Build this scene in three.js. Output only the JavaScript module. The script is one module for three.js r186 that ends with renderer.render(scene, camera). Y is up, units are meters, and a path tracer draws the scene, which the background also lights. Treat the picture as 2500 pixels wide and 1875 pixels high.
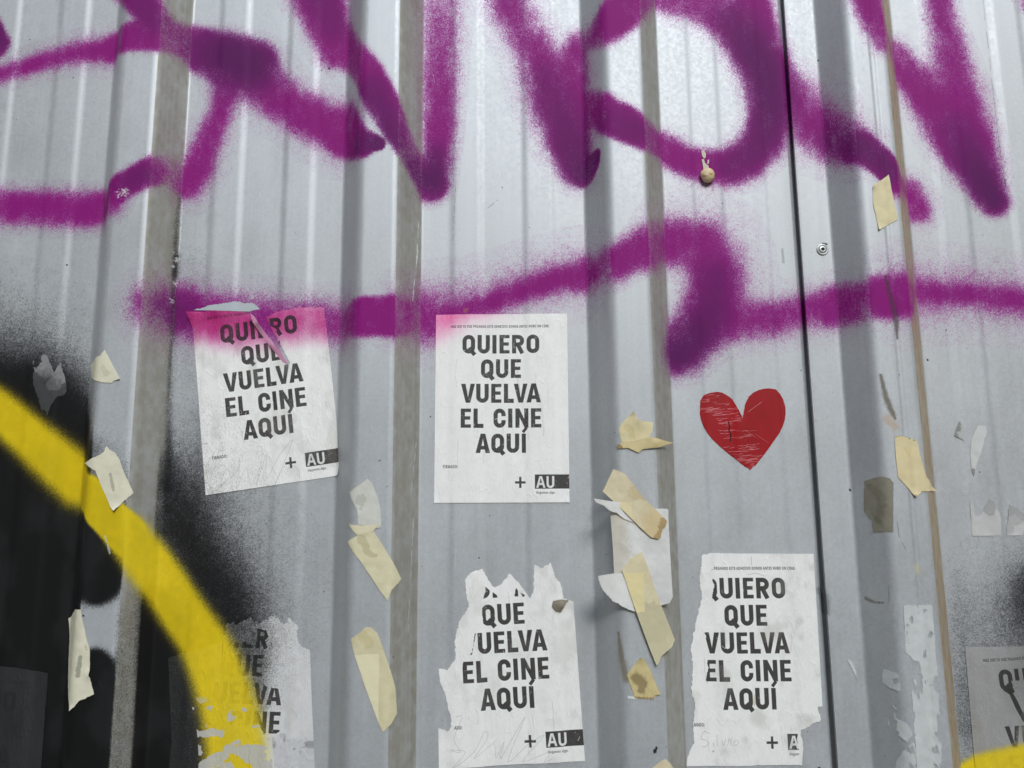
import * as THREE from 'three';
import { TessellateModifier } from 'three/addons/modifiers/TessellateModifier.js';
import { mergeVertices, mergeGeometries } from 'three/addons/utils/BufferGeometryUtils.js';

// ---------------------------------------------------------------- camera, sky, sun, exposure
const scene = new THREE.Scene();
const camera = new THREE.PerspectiveCamera(53.008, 4 / 3, 0.02, 400);
camera.position.set(0, 1.5, 0.8493);
camera.up.set(0.00951, 0.98741, 0.15789);
camera.lookAt(-0.00553, 1.5 + 0.15795, 0.8493 - 0.98743);
const renderer = new THREE.WebGLRenderer({ antialias: true });
renderer.toneMapping = THREE.LinearToneMapping;
renderer.toneMappingExposure = 1.55;
renderer.shadowMap.enabled = true;

const clamp01 = (v) => Math.max(-1, Math.min(1, v));
{ // bright, thinly veiled sky: soft gradient with broad cloud texture
  const w = 256, h = 128, d = new Float32Array(w * h * 4);
  for (let j = 0; j < h; j++) for (let i = 0; i < w; i++) {
    const el = (j + 0.5) / h * Math.PI - Math.PI / 2, az = i / w * Math.PI * 2, t = Math.max(0, Math.sin(el));
    const c = 0.5 + 0.5 * Math.sin(az * 3 + 2 * Math.sin(el * 5)) * Math.sin(el * 7 + Math.cos(az * 2));
    const sx = 0.17, sy = 0.69, sz = 0.7, ca = Math.cos(el) * Math.cos(az - Math.PI), cb = Math.cos(el) * Math.sin(az - Math.PI);
    const glow = Math.exp(-2.2 * (1 - clamp01(sx * ca + sy * Math.sin(el) + sz * cb)));
    const L = 0.38 + 0.36 * t + 0.85 * glow, k = 0.92 + 0.16 * c;
    const o = (j * w + i) * 4;
    d[o] = L * k * (0.9 - 0.08 * t); d[o + 1] = L * k * 1.0; d[o + 2] = L * k * (1.1 + 0.14 * t); d[o + 3] = 1;
  }
  const sky = new THREE.DataTexture(d, w, h, THREE.RGBAFormat, THREE.FloatType);
  sky.mapping = THREE.EquirectangularReflectionMapping; sky.magFilter = THREE.LinearFilter; sky.minFilter = THREE.LinearFilter; sky.needsUpdate = true;
  scene.background = sky; scene.environment = sky;
}
const sun = new THREE.DirectionalLight(new THREE.Color(1, 0.97, 0.93), 1.15);
sun.position.set(1.5, 6.2, 6.2); sun.target.position.set(0, 1.6, 0);
sun.castShadow = true; sun.shadow.radius = 34; sun.shadow.mapSize.set(2048, 2048);
Object.assign(sun.shadow.camera, { left: -3, right: 3, top: 3, bottom: -3, near: 0.1, far: 30 });
scene.add(sun, sun.target);

// ---------------------------------------------------------------- helpers
const clamp = (v, a = 0, b = 1) => v < a ? a : v > b ? b : v;
const sst = (a, b, v) => { v = clamp((v - a) / (b - a)); return v * v * (3 - 2 * v); };
const mix = (a, b, t) => a + (b - a) * t;
function rng(seed) { let s = seed | 0; return () => { s = (s + 0x6d2b79f5) | 0; let t = Math.imul(s ^ (s >>> 15), 1 | s); t = (t + Math.imul(t ^ (t >>> 7), 61 | t)) ^ t; return ((t ^ (t >>> 14)) >>> 0) / 4294967296; }; }
function hash(x, y) { let h = Math.imul(x | 0, 374761393) + Math.imul(y | 0, 668265263) | 0; h = Math.imul(h ^ (h >>> 13), 1274126177); return ((h ^ (h >>> 16)) >>> 0) / 4294967296; }
function vn(x, y) { const i = Math.floor(x), j = Math.floor(y); let u = x - i, v = y - j; u = u * u * (3 - 2 * u); v = v * v * (3 - 2 * v); return mix(mix(hash(i, j), hash(i + 1, j), u), mix(hash(i, j + 1), hash(i + 1, j + 1), u), v); }
const fbm = (x, y, n = 4) => { let a = 0, s = 0.5, t = 0; for (let i = 0; i < n; i++) { a += s * vn(x, y); t += s; s *= 0.5; x = x * 2.03 + 17.1; y = y * 2.03 + 9.7; } return a / t; };
const used = new Map();
function numbered(n) { const k = used.get(n) ?? 0; used.set(n, k + 1); return k ? n + '_' + String(k).padStart(3, '0') : n; }
function add(o, name, label, category, group, kind) {
  o.name = numbered(name); o.userData = { label, category };
  if (group) o.userData.group = group;
  if (kind) o.userData.kind = kind;
  scene.add(o); return o;
}
function shade(o) { o.traverse((m) => { if (m.isMesh) { m.castShadow = true; m.receiveShadow = true; } }); return o; }

// ---------------------------------------------------------------- the profile of the corrugated sheet (mm); s runs along the unrolled sheet
const RW = 23.1, RF = 43.8, RD = 31.6, PITCH = 280, SL = Math.hypot(RW, RD), PAN = PITCH - RF - 2 * RW, PER = PAN + RF + 2 * SL;
const SEAM = 804, X2S = (X) => { const k = Math.floor(X / PITCH), u = X - k * PITCH; return k * PER + (u < RW ? u / RW * SL : u < RW + RF ? SL + u - RW : u < 2 * RW + RF ? SL + RF + (u - RW - RF) / RW * SL : 2 * SL + RF + (u - 2 * RW - RF)); };
function sharp(Xa, Xb, groove) {       // corner points [x, z, s, fillet]
  const pts = [];
  for (let k = Math.floor(Xa / PITCH) - 1; k * PITCH < Xb + PITCH; k++) {
    const b = k * PITCH, s = k * PER, p0 = b + 2 * RW + RF, sp = s + 2 * SL + RF;
    pts.push([b, 0, s, 3], [b + RW, RD, s + SL, 8]);
    if (groove) pts.push([b + RW + 22, RD, s + SL + 22, 1.5], [b + RW + 24.5, RD - 0.9, s + SL + 24.5, 1.2], [b + RW + 27, RD - 0.9, s + SL + 27, 1.2], [b + RW + 29.5, RD, s + SL + 29.5, 1.5]);
    pts.push([b + RW + RF, RD, s + SL + RF, 7], [p0, 0, sp, 3]);
    for (const [q, z] of [[33, 0], [39, 1], [66, 1], [72, 0], [117, 0], [123, 1], [150, 1], [156, 0]]) pts.push([p0 + q, z * 1.35, sp + q, 2.6]);
  }
  return pts;
}
function fillet(pts) {
  const out = [];
  for (let i = 1; i < pts.length - 1; i++) {
    const [x, z, s, r] = pts[i], a = pts[i - 1], b = pts[i + 1];
    const la = Math.hypot(a[0] - x, a[1] - z), lb = Math.hypot(b[0] - x, b[1] - z), ta = Math.min(r, la * 0.45) / la, tb = Math.min(r, lb * 0.45) / lb;
    const A = a.map((v, c) => mix(pts[i][c], v, ta)), B = b.map((v, c) => mix(pts[i][c], v, tb));
    const n = 6;
    for (let j = 0; j <= n; j++) { const t = j / n, u = 1 - t; out.push([0, 1, 2].map((c) => u * u * A[c] + 2 * u * t * pts[i][c] + t * t * B[c])); }
  }
  return out;
}
const profileA = fillet(sharp(-1800, 2200, false)), profileB = fillet(sharp(-1800, 2200, true));
function look(prof, s) {
  let lo = 0, hi = prof.length - 1;
  while (hi - lo > 1) { const m = (lo + hi) >> 1; if (prof[m][2] <= s) lo = m; else hi = m; }
  const a = prof[lo], b = prof[hi], t = clamp((s - a[2]) / (b[2] - a[2] || 1)), dx = b[0] - a[0], dz = b[1] - a[1], l = Math.hypot(dx, dz) || 1;
  return [mix(a[0], b[0], t), mix(a[1], b[1], t), -dz / l, dx / l];
}
const wave = (s, y) => 0.9 * (vn(s / 150 + 3, y / 420) - 0.5) + 0.5 * (vn(s / 45, y / 130 + 5) - 0.5);
const world = (x, y, z) => [(x - 478) / 1000, 1.5 + y / 1000, z / 1000];
function onSheet(s, y, h) {             // a point h millimetres in front of the sheet
  const q = look(s > X2S(SEAM) ? profileB : profileA, s), lift = s > X2S(SEAM) ? 4 : 0;
  return world(q[0] + q[2] * h, y, q[1] + lift + wave(s, y) + q[3] * h);
}

// ---------------------------------------------------------------- spray paint laid down as strokes [s, y, radius, density] in millimetres
const G0 = -320, G1 = 1420, H0 = -420, H1 = 760, GS = 0.75, GW = Math.round((G1 - G0) / GS), GH = Math.round((H1 - H0) / GS);
const purple = new Float32Array(GW * GH), yellow = new Float32Array(GW * GH), black = new Float32Array(GW * GH), deep = new Float32Array(GW * GH);
function stroke(buf, pts, soft = 3, clip = null, gain = 1) {
  const own = new Map(); // one stroke covers once: keep its own maximum
  let x0 = 1e9, x1 = -1e9, y0 = 1e9, y1 = -1e9; const reach = soft < 2.6 ? 2.3 : 1.7;
  for (const [s, y, r] of pts) { x0 = Math.min(x0, s - r * reach); x1 = Math.max(x1, s + r * reach); y0 = Math.min(y0, y - r * reach); y1 = Math.max(y1, y + r * reach); }
  if (clip) { x0 = Math.max(x0, clip[0] - 4); x1 = Math.min(x1, clip[1] + 4); }
  const i0 = Math.max(0, Math.floor((x0 - G0) / GS)), i1 = Math.min(GW - 1, Math.ceil((x1 - G0) / GS)), j0 = Math.max(0, Math.floor((y0 - H0) / GS)), j1 = Math.min(GH - 1, Math.ceil((y1 - H0) / GS));
  if (i1 < i0 || j1 < j0) return;
  const w = i1 - i0 + 1, h = j1 - j0 + 1, tmp = new Float32Array(w * h);
  const seg = pts.length > 1 ? pts.slice(0, -1).map((p, i) => [p, pts[i + 1]]) : [[pts[0], pts[0]]];
  for (const [a, b] of seg) {
    const dx = b[0] - a[0], dy = b[1] - a[1], L2 = dx * dx + dy * dy || 1, R = Math.max(a[2], b[2]) * reach;
    const u0 = Math.max(i0, Math.floor((Math.min(a[0], b[0]) - R - G0) / GS)), u1 = Math.min(i1, Math.ceil((Math.max(a[0], b[0]) + R - G0) / GS));
    const v0 = Math.max(j0, Math.floor((Math.min(a[1], b[1]) - R - H0) / GS)), v1 = Math.min(j1, Math.ceil((Math.max(a[1], b[1]) + R - H0) / GS));
    for (let j = v0; j <= v1; j++) for (let i = u0; i <= u1; i++) {
      const px = G0 + i * GS - a[0], py = H0 + j * GS - a[1], t = clamp((px * dx + py * dy) / L2);
      const r = mix(a[2], b[2], t), d = Math.hypot(px - dx * t, py - dy * t) / r;
      if (d > reach) continue;
      const D = mix(a[3] ?? 1, b[3] ?? 1, t) * (buf === purple && soft < 4 ? Math.max(Math.exp(-0.75 * Math.pow(d, soft)), 0.26 * Math.exp(-0.55 * d * d * d)) : Math.exp(-0.7 * Math.pow(d, soft)));
      const o = (j - j0) * w + i - i0; if (D > tmp[o]) tmp[o] = D;
    }
  }
  for (let j = 0; j < h; j++) for (let i = 0; i < w; i++) {
    let D = tmp[j * w + i] * gain; if (!D) continue;
    if (clip) { const s = G0 + (i + i0) * GS; D *= sst(clip[0] - 2, clip[0] + 2, s) * sst(clip[1] + 2, clip[1] - 2, s); }
    const o = (j + j0) * GW + i + i0; D = Math.min(D, 1.2); buf[o] = gain === 2 ? Math.max(buf[o], D / 2) : buf[o] < 1 && D < 1 ? 1 - (1 - buf[o]) * (1 - D) : Math.max(buf[o], D);
  }
}
const panClip = (k) => [k * PER + 2 * SL + RF, (k + 1) * PER], faceClip = (k) => [k * PER + SL, k * PER + SL + RF];
// purple lettering
for (const [pts, soft] of [
  [[[-193.2,628.5,17.8,1.00],[-185.8,619.3,17.7,1.00],[-177.7,608.2,17.6,1.00],[-170,596.5,17.8,1.00],[-162.7,583.6,18.4,1.00],[-155.7,570,19.3,1.00],[-148.8,556.5,20.2,1.00]], 7],
  [[[-149.5,513,10.3,0.85],[-141.7,515.6,10.6,0.85],[-133.9,518.2,11,0.85],[-126.1,520.8,11.3,0.85],[-118.4,523.4,11.6,0.85],[-111.2,525.9,11.9,0.85],[-104.3,528.4,12.2,0.85],[-97.2,530.9,12.4,0.85],[-89.2,533.4,12.7,0.85],[-80.3,536.2,13,0.85],[-70.7,539,13.4,0.85],[-60.5,541.7,13.8,0.85],[-49.8,543.8,14.2,0.85],[-38.4,545.3,14.8,0.86],[-26.3,546.3,15.5,0.87],[-14,547.1,16.2,0.89],[-1.8,548,16.8,0.90]], 2.4],
  [[[-1.8,548,15.9,0.60],[-0.2,552.1,16.4,0.69],[9,551.6,16.9,0.79],[22.4,548.4,17.4,0.88],[39.8,542.3,17.8,0.95],[44.3,543.9,18.1,0.98],[50,544.6,18.4,1.00],[56.2,544.9,18.6,1.00],[61.9,545.2,18.7,1.00],[67.1,545.4,18.8,1.00],[72.2,545.5,18.8,1.00],[77.2,545.5,18.7,1.00],[82.3,545.5,18.7,1.00]], 5],
  [[[-6.6,641.3,20.6,1.00],[27.1,615.6,20.3,1.00],[47.7,599.1,20,1.00],[57.3,590.2,19.8,1.00],[65.3,582.4,19.7,1.00],[70.9,576,19.7,1.00],[74.8,570.6,19.9,1.01],[78.3,565.8,20.2,1.01],[82.3,560.8,20.6,1.00],[87.2,558,21,0.96],[92.3,555.7,21.6,0.89],[97.7,553.8,22.1,0.83],[103.4,552.4,22.5,0.80],[109.5,551.9,22.6,0.80],[115.9,552,22.6,0.83],[122.5,552.1,22.5,0.87],[128.9,548.9,22.5,0.90]], 5],
  [[[128.8,550,25.3,1.00],[135,547.4,26.8,1.00],[141.1,544.9,28.3,1.00],[147.3,542.3,29.8,1.00],[153.5,539.9,30.9,1.00],[159.7,537.4,31.6,1.00],[166,534.8,32.1,1.00],[172.2,532.5,32.3,1.00],[178,530.9,32.2,1.00],[183.3,530,31.5,1.00],[188.3,529.7,30.5,1.00],[193.2,529.7,29.2,1.00],[198.1,529.5,28.1,1.00]], 5],
  [[[194.7,515.5,28.1,0.90],[205.1,505.9,27.3,0.90],[215.5,496.1,26.4,0.90],[225.9,486.8,25.7,0.90],[236.1,478.5,25.3,0.90],[246.4,471.4,25.1,0.90],[256.7,465.2,25.3,0.90],[266.8,459.7,25.6,0.90],[276.6,454.6,26.2,0.90],[285.9,450.2,27.1,0.90],[294.8,446.5,28.3,0.90],[303.6,443,29.6,0.90],[313.1,439,30.9,0.90]], 3],
  [[[313.1,439,29.9,0.75],[320.5,432.1,27.6,0.82],[327.8,425.2,25.1,0.89],[335,418.8,22.8,0.96],[342.4,413.4,20.6,1.00],[350.3,409.4,18.5,1.02],[354.2,409.3,16.5,1.02],[357.6,410,14.7,1.01],[360.8,410.3,13.1,1.00],[363.7,409.9,11.8,1.00],[366.5,409.3,10.7,1.00],[369.1,408.7,9.7,1.00],[371.8,408.1,8.6,1.00]], 7],
  [[[174.8,513.6,20.6,0.80],[172.1,505.4,19,0.81],[169.3,497.1,17.4,0.83],[166.6,489,16,0.84],[164.5,481.5,15,0.85],[163,474.8,14.6,0.85],[162.1,468.6,14.7,0.85],[161.2,462.5,15,0.85],[159.8,456.1,15.3,0.85],[157.6,449,15.8,0.85],[155,441.6,16.5,0.85],[152.2,434.1,17.2,0.85],[149.5,426.7,17.8,0.85],[147,419.2,18.3,0.85],[144.4,411.6,18.9,0.85],[141.9,404.3,19.3,0.85],[139.3,397.6,19.7,0.85],[136.7,391.9,19.8,0.85],[134.1,386.8,19.8,0.85],[131.4,382,19.7,0.85],[128.8,377.1,19.7,0.85]], 2.8],
  [[[122.7,381.3,18.7,0.50],[117.4,382.5,18.5,0.47],[112.1,383.6,18.3,0.44],[107,384.3,18,0.42],[102,384.4,17.8,0.45],[97.3,383.7,17.5,0.56],[92.9,382.6,17.1,0.72],[88.5,380.6,16.8,0.89],[83.6,377.7,16.5,1.00],[78.2,375.2,16.3,1.04],[72.5,371.8,16.2,1.03],[66.6,368.1,16.1,1.01],[60.9,364.8,15.9,1.00],[55.6,362,15.7,1.00],[50.4,359.4,15.5,1.00],[45.2,356.8,15.2,1.00],[40.1,354.2,15,1.00]], 5],
  [[[39.4,350.2,18.7,0.80],[35.7,347.1,19.2,0.83],[34.1,343.2,19.7,0.86],[24.6,342.3,20.2,0.88],[-0.8,347.5,20.6,0.90],[-9,346.1,20.9,0.91],[-20.1,345.8,21.2,0.91],[-32.2,346,21.4,0.90],[-43.5,346.3,21.5,0.90],[-53.5,346.6,21.4,0.90],[-63.2,347.1,21.1,0.90],[-72.9,347.8,20.8,0.90],[-82.6,348.4,20.6,0.90],[-92.7,349,20.5,0.90],[-103.2,349.7,20.5,0.90],[-113.1,350.3,20.6,0.90],[-121.8,350.9,20.6,0.90],[-128.8,351.3,20.6,0.90],[-134.5,351.6,20.6,0.90],[-139.8,351.9,20.6,0.90],[-145.3,352.2,20.6,0.90]], 3.4],
  // first V
  [[[257.1,656.2,31.8,1.00],[261.6,646.1,31.4,1.00],[266.1,636,31.1,1.00],[270.5,625.9,30.6,1.00],[274.8,615.5,29.9,1.00],[278.9,604.2,28.9,1.00],[283,592.3,27.6,1.00],[286.8,580.9,26.3,1.00],[290.3,570.9,25.3,1.00],[293.3,563.1,24.6,1.00],[296,556.6,24.2,1.00],[298.5,550.7,23.8,1.00],[301.1,544.5,23.4,1.00]], 4],
  [[[302.7,557.6,23.4,0.60],[305.7,553.6,22.8,0.63],[308.7,549.5,22.2,0.66],[311.7,545.4,21.6,0.68],[318.2,538.4,21,0.71],[324.8,531.3,20.6,0.75],[330.4,525.3,20.3,0.80],[335.1,520.4,20.1,0.85],[339.7,515.4,20,0.91],[345,509.5,19.9,0.96],[351.4,501.9,19.8,1.00],[355,495.9,19.7,1.02],[359.1,488.8,19.6,1.02],[363.5,480.9,19.5,1.01],[368,473,19.4,1.00],[372.3,465.5,19.3,1.00],[376.5,458.4,19.2,1.00],[380.8,451.5,19,1.00],[385,444.5,18.9,1.00],[389.1,437.6,18.8,1.00],[392.9,430.5,18.7,1.00],[396.9,423.9,18.6,1.00],[401.5,418.1,18.5,1.00],[405.9,412.1,18.5,1.00],[410.1,406.5,18.4,1.00],[414.2,401.5,18.3,1.00],[418.1,397.1,18.3,1.00],[421.8,393.1,18.2,1.00],[425.4,389.5,18.2,1.00],[429,386.3,18.2,1.00],[432.5,383.6,18.2,1.00],[435.5,381,18.2,1.00],[437.8,378.4,18.2,1.00],[440.2,376.2,18.2,1.00],[442.5,374.1,18.3,1.00],[444.8,371.8,18.3,1.00]], 6],
  [[[445.8,371.8,18.3,1.00],[447,378.2,18.2,0.99],[448.2,384.5,18,0.98],[449.4,390.9,17.9,0.97],[450.5,397.6,17.8,0.96],[451.4,404.7,17.8,0.95],[452.1,412.5,17.9,0.93],[452.6,420.8,18,0.91],[453,429.3,18.2,0.89],[453.4,438,18.5,0.87],[453.7,446.5,18.7,0.85],[453.9,454.8,19,0.83],[454,462.9,19.3,0.81],[454.1,471.2,19.6,0.79],[454.1,479.8,19.9,0.77],[454.2,489,20.2,0.75],[454.2,499,20.6,0.72],[454.3,509.8,20.9,0.69],[454.3,520.9,21.3,0.66],[454.4,532,21.7,0.63],[454.4,542.9,22.1,0.60],[454.5,553.8,22.5,0.58],[454.7,564.7,23.1,0.55],[454.8,575.5,23.6,0.53],[455,585.9,24,0.52],[455.1,595.7,24.3,0.50],[455.3,604.5,24.5,0.49],[455.4,612.6,24.5,0.48],[455.6,620.4,24.4,0.47],[455.7,628,24.4,0.46],[455.9,635.9,24.3,0.45]], 3.2],
  // second V with the tail
  [[[532.2,634.8,20.6,0.80],[533.2,628.6,21,0.79],[534,622.4,21.3,0.78],[534.9,616.3,21.7,0.77],[536.2,610,22.1,0.76],[538,603.4,22.5,0.75],[540.5,596.6,22.9,0.73],[543.5,589.4,23.3,0.70],[546.9,582.1,23.7,0.68],[550.4,574.9,24.1,0.66],[553.8,567.9,24.3,0.65],[557.3,561.3,24.4,0.66],[560.9,554.9,24.3,0.67],[564.6,548.6,24.2,0.69],[568.1,542,24.1,0.72],[571.4,534.9,24.3,0.75],[574.4,527.1,24.9,0.79],[577.2,518.9,25.8,0.83],[579.8,510.4,26.8,0.88],[582.3,501.9,27.6,0.92],[584.7,493.8,28.1,0.95],[587,486,28.1,0.97],[589.2,478.4,27.8,0.98],[591.3,470.9,27.4,0.99],[593.5,463.2,26.8,1.00],[595.9,455.3,26.2,1.00],[598.7,446.9,25.6,1.00],[601.8,438,24.9,1.00],[604.9,429.1,24.1,1.00],[608,420.7,23.3,1.00],[610.8,413.2,22.5,1.00],[613.3,406.9,21.6,1.00],[615.5,401.3,20.7,1.00],[617.6,396.3,19.7,1.00],[619.7,391.3,18.7,1.00],[621.9,386.2,17.8,1.00]], 3],
  [[[616.2,392.4,18.7,1.00],[615.4,405.2,20,0.99],[614.5,418.3,21.3,0.98],[613.7,431.4,22.6,0.97],[613,443.8,23.7,0.96],[612.7,455.1,24.3,0.95],[612.6,465.1,24.5,0.94],[612.9,473.9,24.2,0.93],[613.3,482.1,23.7,0.92],[613.9,489.9,23.1,0.91],[614.5,497.7,22.5,0.90],[615.2,505.6,21.8,0.89],[615.9,513.4,20.9,0.87],[616.7,520.8,20,0.86],[617.8,527.9,19.3,0.83],[619.3,534.3,18.7,0.80],[621.3,539.9,18.5,0.75],[623.8,544.7,18.4,0.69],[627.6,547.4,18.5,0.63],[631.7,549.6,18.7,0.56],[635.6,552,18.7,0.50]], 3.5],
  [[[616.3,396.6,14,1.00],[618.4,392.3,14.3,1.00],[620.5,387.5,14.5,1.00],[622.6,383.7,14.7,1.00],[625,381.7,14.6,1.00],[628.4,381.8,14.2,1.00],[632,384.1,13.5,1.00],[635.4,387.2,12.6,1.00],[638.4,390,11.6,1.00],[640.7,392.2,10.5,1.00],[642.5,394.6,9.1,1.00],[644.2,396.9,7.7,1.00],[645.9,399.3,6.4,1.00]], 8],
  [[[658.7,545.9,20.6,0.60],[662.9,547.3,21.3,0.71],[665.8,550.8,22.1,0.83],[668.8,554.4,22.8,0.93],[672.2,558.1,23.4,1.00],[676.1,561.7,23.8,1.03],[680.5,565.2,24.2,1.03],[685.2,568.8,24.3,1.02],[690.1,572.8,24.3,1.00],[695.3,577.2,24.1,0.98],[700.8,582,23.6,0.96],[706.5,586.9,23,0.93],[718.4,598.3,22.5,0.90]], 4.5],
  // loop
  [[[632.3,461.9,20.6,0.60],[638.3,458.9,20.6,0.68],[644.3,455.9,20.5,0.76],[650,452.8,20.5,0.84],[654.9,449.6,20.6,0.90],[658.5,446.5,20.8,0.94],[661.2,443.3,21.1,0.97],[663.8,440.1,21.4,0.99],[666.8,437.7,21.5,1.00],[671.2,435.3,21.5,1.01],[676.4,432.7,21.4,1.01],[682,430,21.2,1.00],[687.3,427.3,21,1.00],[692.5,424.5,20.7,1.00],[697.7,421.6,20.3,1.01],[702.6,418.7,20,1.01],[706.7,416,19.7,1.00],[713.5,416.1,19.4,0.96],[719.1,416.1,19.2,0.91],[724,415.9,18.9,0.85],[729.4,415.7,18.7,0.80]], 6],
  [[[729.4,415.7,17.8,0.70],[738,416.3,18.1,0.75],[746.4,416.7,18.4,0.81],[750.2,413.8,18.6,0.86],[754.1,410.9,18.7,0.90],[758,407.9,18.5,0.91],[761.9,404.9,18.2,0.91],[766.2,401.9,17.9,0.90],[771.2,399.2,17.8,0.90],[777.1,396.7,18,0.91],[783.8,394.3,18.5,0.92],[790.9,392.2,19.1,0.94],[798,390.7,19.7,0.95],[805.3,389.7,20.2,0.96],[812.8,389.1,20.9,0.98],[820.2,389.2,21.5,0.99],[827.1,390.3,22.1,1.00],[833.7,392.6,22.5,1.00],[840,396,22.9,1.00],[845.9,400,23.2,1.00],[851.3,404.5,23.4,1.00],[856.2,409.3,23.5,1.00],[860.6,414.5,23.4,1.00],[864.6,420.4,23.4,1.00],[868.2,427.2,23.4,1.00],[871.5,435,23.5,1.00],[874.6,443.6,23.7,1.00],[876.9,453,23.9,1.00],[878.2,462.8,24.3,1.00],[878.3,473.4,24.9,1.00],[877.3,484.8,25.6,1.00],[875.5,496.3,26.4,1.00],[873,507.7,27.1,1.00],[869.7,519,27.9,1.00],[865.5,530.4,28.8,1.01],[860.7,541.4,29.6,1.01],[855.7,551.2,29.9,1.00],[850.6,559.7,29.8,0.98],[845.3,567.2,29.3,0.96],[839.6,573.9,28.7,0.93],[833.2,580,28.1,0.90],[826.2,585.4,27.6,0.86],[818.4,590.1,27.1,0.82],[810.3,594.3,26.7,0.78],[802,598.1,26.2,0.75],[793,601.5,25.7,0.73],[783.4,604.5,25.1,0.72],[774.1,607.1,24.7,0.71],[766.2,609.7,24.3,0.70],[760.1,612.2,24.2,0.68],[755.3,614.4,24.2,0.65],[750.9,616.6,24.3,0.63],[746.4,618.9,24.3,0.60]], 4],
  [[[861,621.8,20.6,0.90],[863.8,602.6,21.4,0.90],[866.7,583.6,22.2,0.90],[869.7,564.1,22.5,0.90],[873.5,543.7,21.8,0.90],[877.5,522.9,20.7,0.90],[880,503.3,19.7,0.90],[879.9,485.6,19,0.90],[878.3,468.9,18.4,0.90],[876.8,452.3,17.8,0.90]], 4],
  // tail of the loop across the overlap
  [[[892.4,481.8,28.1,0.70],[896.7,477.5,28.4,0.71],[901,473.2,28.7,0.72],[905.2,468.9,28.9,0.74],[909,464.6,29,0.75],[912.4,460.3,28.9,0.76],[915.5,456,28.5,0.78],[918.4,451.8,28.2,0.79],[921.6,447.5,28.1,0.80],[925,443.2,28.3,0.81],[928.5,438.8,28.8,0.82],[932.1,434.5,29.1,0.83],[936.1,430.6,29,0.85],[940.7,425.1,28.2,0.88],[945.6,419.8,27,0.93],[950.6,414.7,25.6,0.97],[955.6,410.2,24.3,1.00],[960.4,406.2,23.3,1.01],[965.2,402.8,22.4,1.01],[970,399.6,21.5,1.00],[974.8,396.3,20.6,1.00]], 3],
  [[[974.8,396.3,17.8,0.90],[976.4,395.8,17.6,0.93],[977.9,395.7,17.5,0.96],[979.7,395.3,17.4,0.98],[982.1,394,17.2,1.00],[985.4,391.5,17.1,1.01],[989.4,388.2,16.9,1.01],[993.6,384.4,16.7,1.00],[997.8,380.2,16.5,1.00],[1002,375.6,16.1,1.00],[1006.2,370.4,15.8,1.00],[1010.5,365.1,15.4,1.00],[1014.7,359.8,15,1.00]], 7],
  [[[1017.8,351.9,15,0.80],[1028.8,351.3,15.6,0.81],[1048,353.8,16.4,0.83],[1059.7,353.2,17,0.84],[1062.4,349.1,17.2,0.85],[1064.5,344.8,17,0.85],[1066.2,340.5,16.4,0.85],[1067.8,336.1,15.6,0.85],[1069.5,331.8,15,0.85]], 3],
  // last V
  [[[999.1,605.4,18.7,0.90],[999.7,598.9,18.8,0.90],[1000.3,592.4,18.8,0.90],[1001,585.9,18.8,0.90],[1001.8,579.7,18.7,0.90],[1002.8,573.8,18.3,0.90],[1003.7,568.2,17.8,0.91],[1005,562.5,17.2,0.91],[1006.7,556.2,16.8,0.90],[1008.8,549.4,16.6,0.86],[1011.4,542.1,16.5,0.79],[1014.3,534.5,16.5,0.73],[1017.7,526.6,16.8,0.70],[1034,525.5,17.5,0.71],[1059,528.3,18.5,0.73],[1063.9,518.8,19.6,0.77],[1068.9,509.9,20.6,0.80],[1073.9,502.3,21.5,0.81],[1078.9,495.4,22.5,0.82],[1084.2,488.3,23.4,0.84],[1089.8,479.7,24.3,0.85],[1095.9,469.1,25.4,0.87],[1102.3,457.3,26.7,0.90],[1108.8,445,27.7,0.93],[1114.8,433,28.1,0.95],[1120.4,421,27.7,0.97],[1125.9,408.8,26.8,0.98],[1131,397.2,25.6,0.99],[1135.5,387.1,24.3,1.00],[1139.3,378.8,23,1.00],[1142.6,371.9,21.5,1.00],[1145.5,365.8,20,1.00],[1148.1,360.3,18.7,1.00],[1150.5,355.5,17.8,1.00],[1152.5,351.5,17.1,1.00],[1154.4,347.8,16.4,1.00],[1156.4,343.9,15.7,1.00]], 4],
  [[[1119.6,627.6,15,0.70],[1119.6,617.6,15.4,0.70],[1119.5,607.7,15.9,0.70],[1119.5,597.7,16.3,0.70],[1119.8,587.6,16.8,0.70],[1120.6,577.3,17.5,0.71],[1121.6,566.7,18.2,0.72],[1122.7,556.2,18.9,0.74],[1123.8,545.9,19.7,0.75],[1124.8,536.1,20.4,0.76],[1125.8,526.5,21.1,0.77],[1126.8,516.9,21.8,0.78],[1127.9,507,22.5,0.80],[1129.2,496.7,23.2,0.82],[1130.5,486.1,24.1,0.85],[1132,475.3,24.8,0.87],[1133.5,464.3,25.3,0.90],[1135.1,452.9,25.4,0.93],[1136.8,441.1,25.3,0.96],[1138.6,429.4,24.9,0.98],[1140.6,418.1,24.3,1.00],[1142.8,407.2,23.4,1.01],[1145.2,396.5,22.2,1.01],[1147.7,386.3,20.9,1.00],[1149.8,376.6,19.7,1.00],[1151.7,367.8,18.6,1.00],[1153.3,359.7,17.6,1.00],[1154.8,351.9,16.7,1.00],[1156.4,343.9,15.7,1.00]], 3.2],
  [[[1230.3,608.3,15,0.70],[1230.2,601.6,13.7,0.70],[1230.1,595,12.5,0.70],[1230,588.4,11.2,0.70]], 3],
  // long underline
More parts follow.
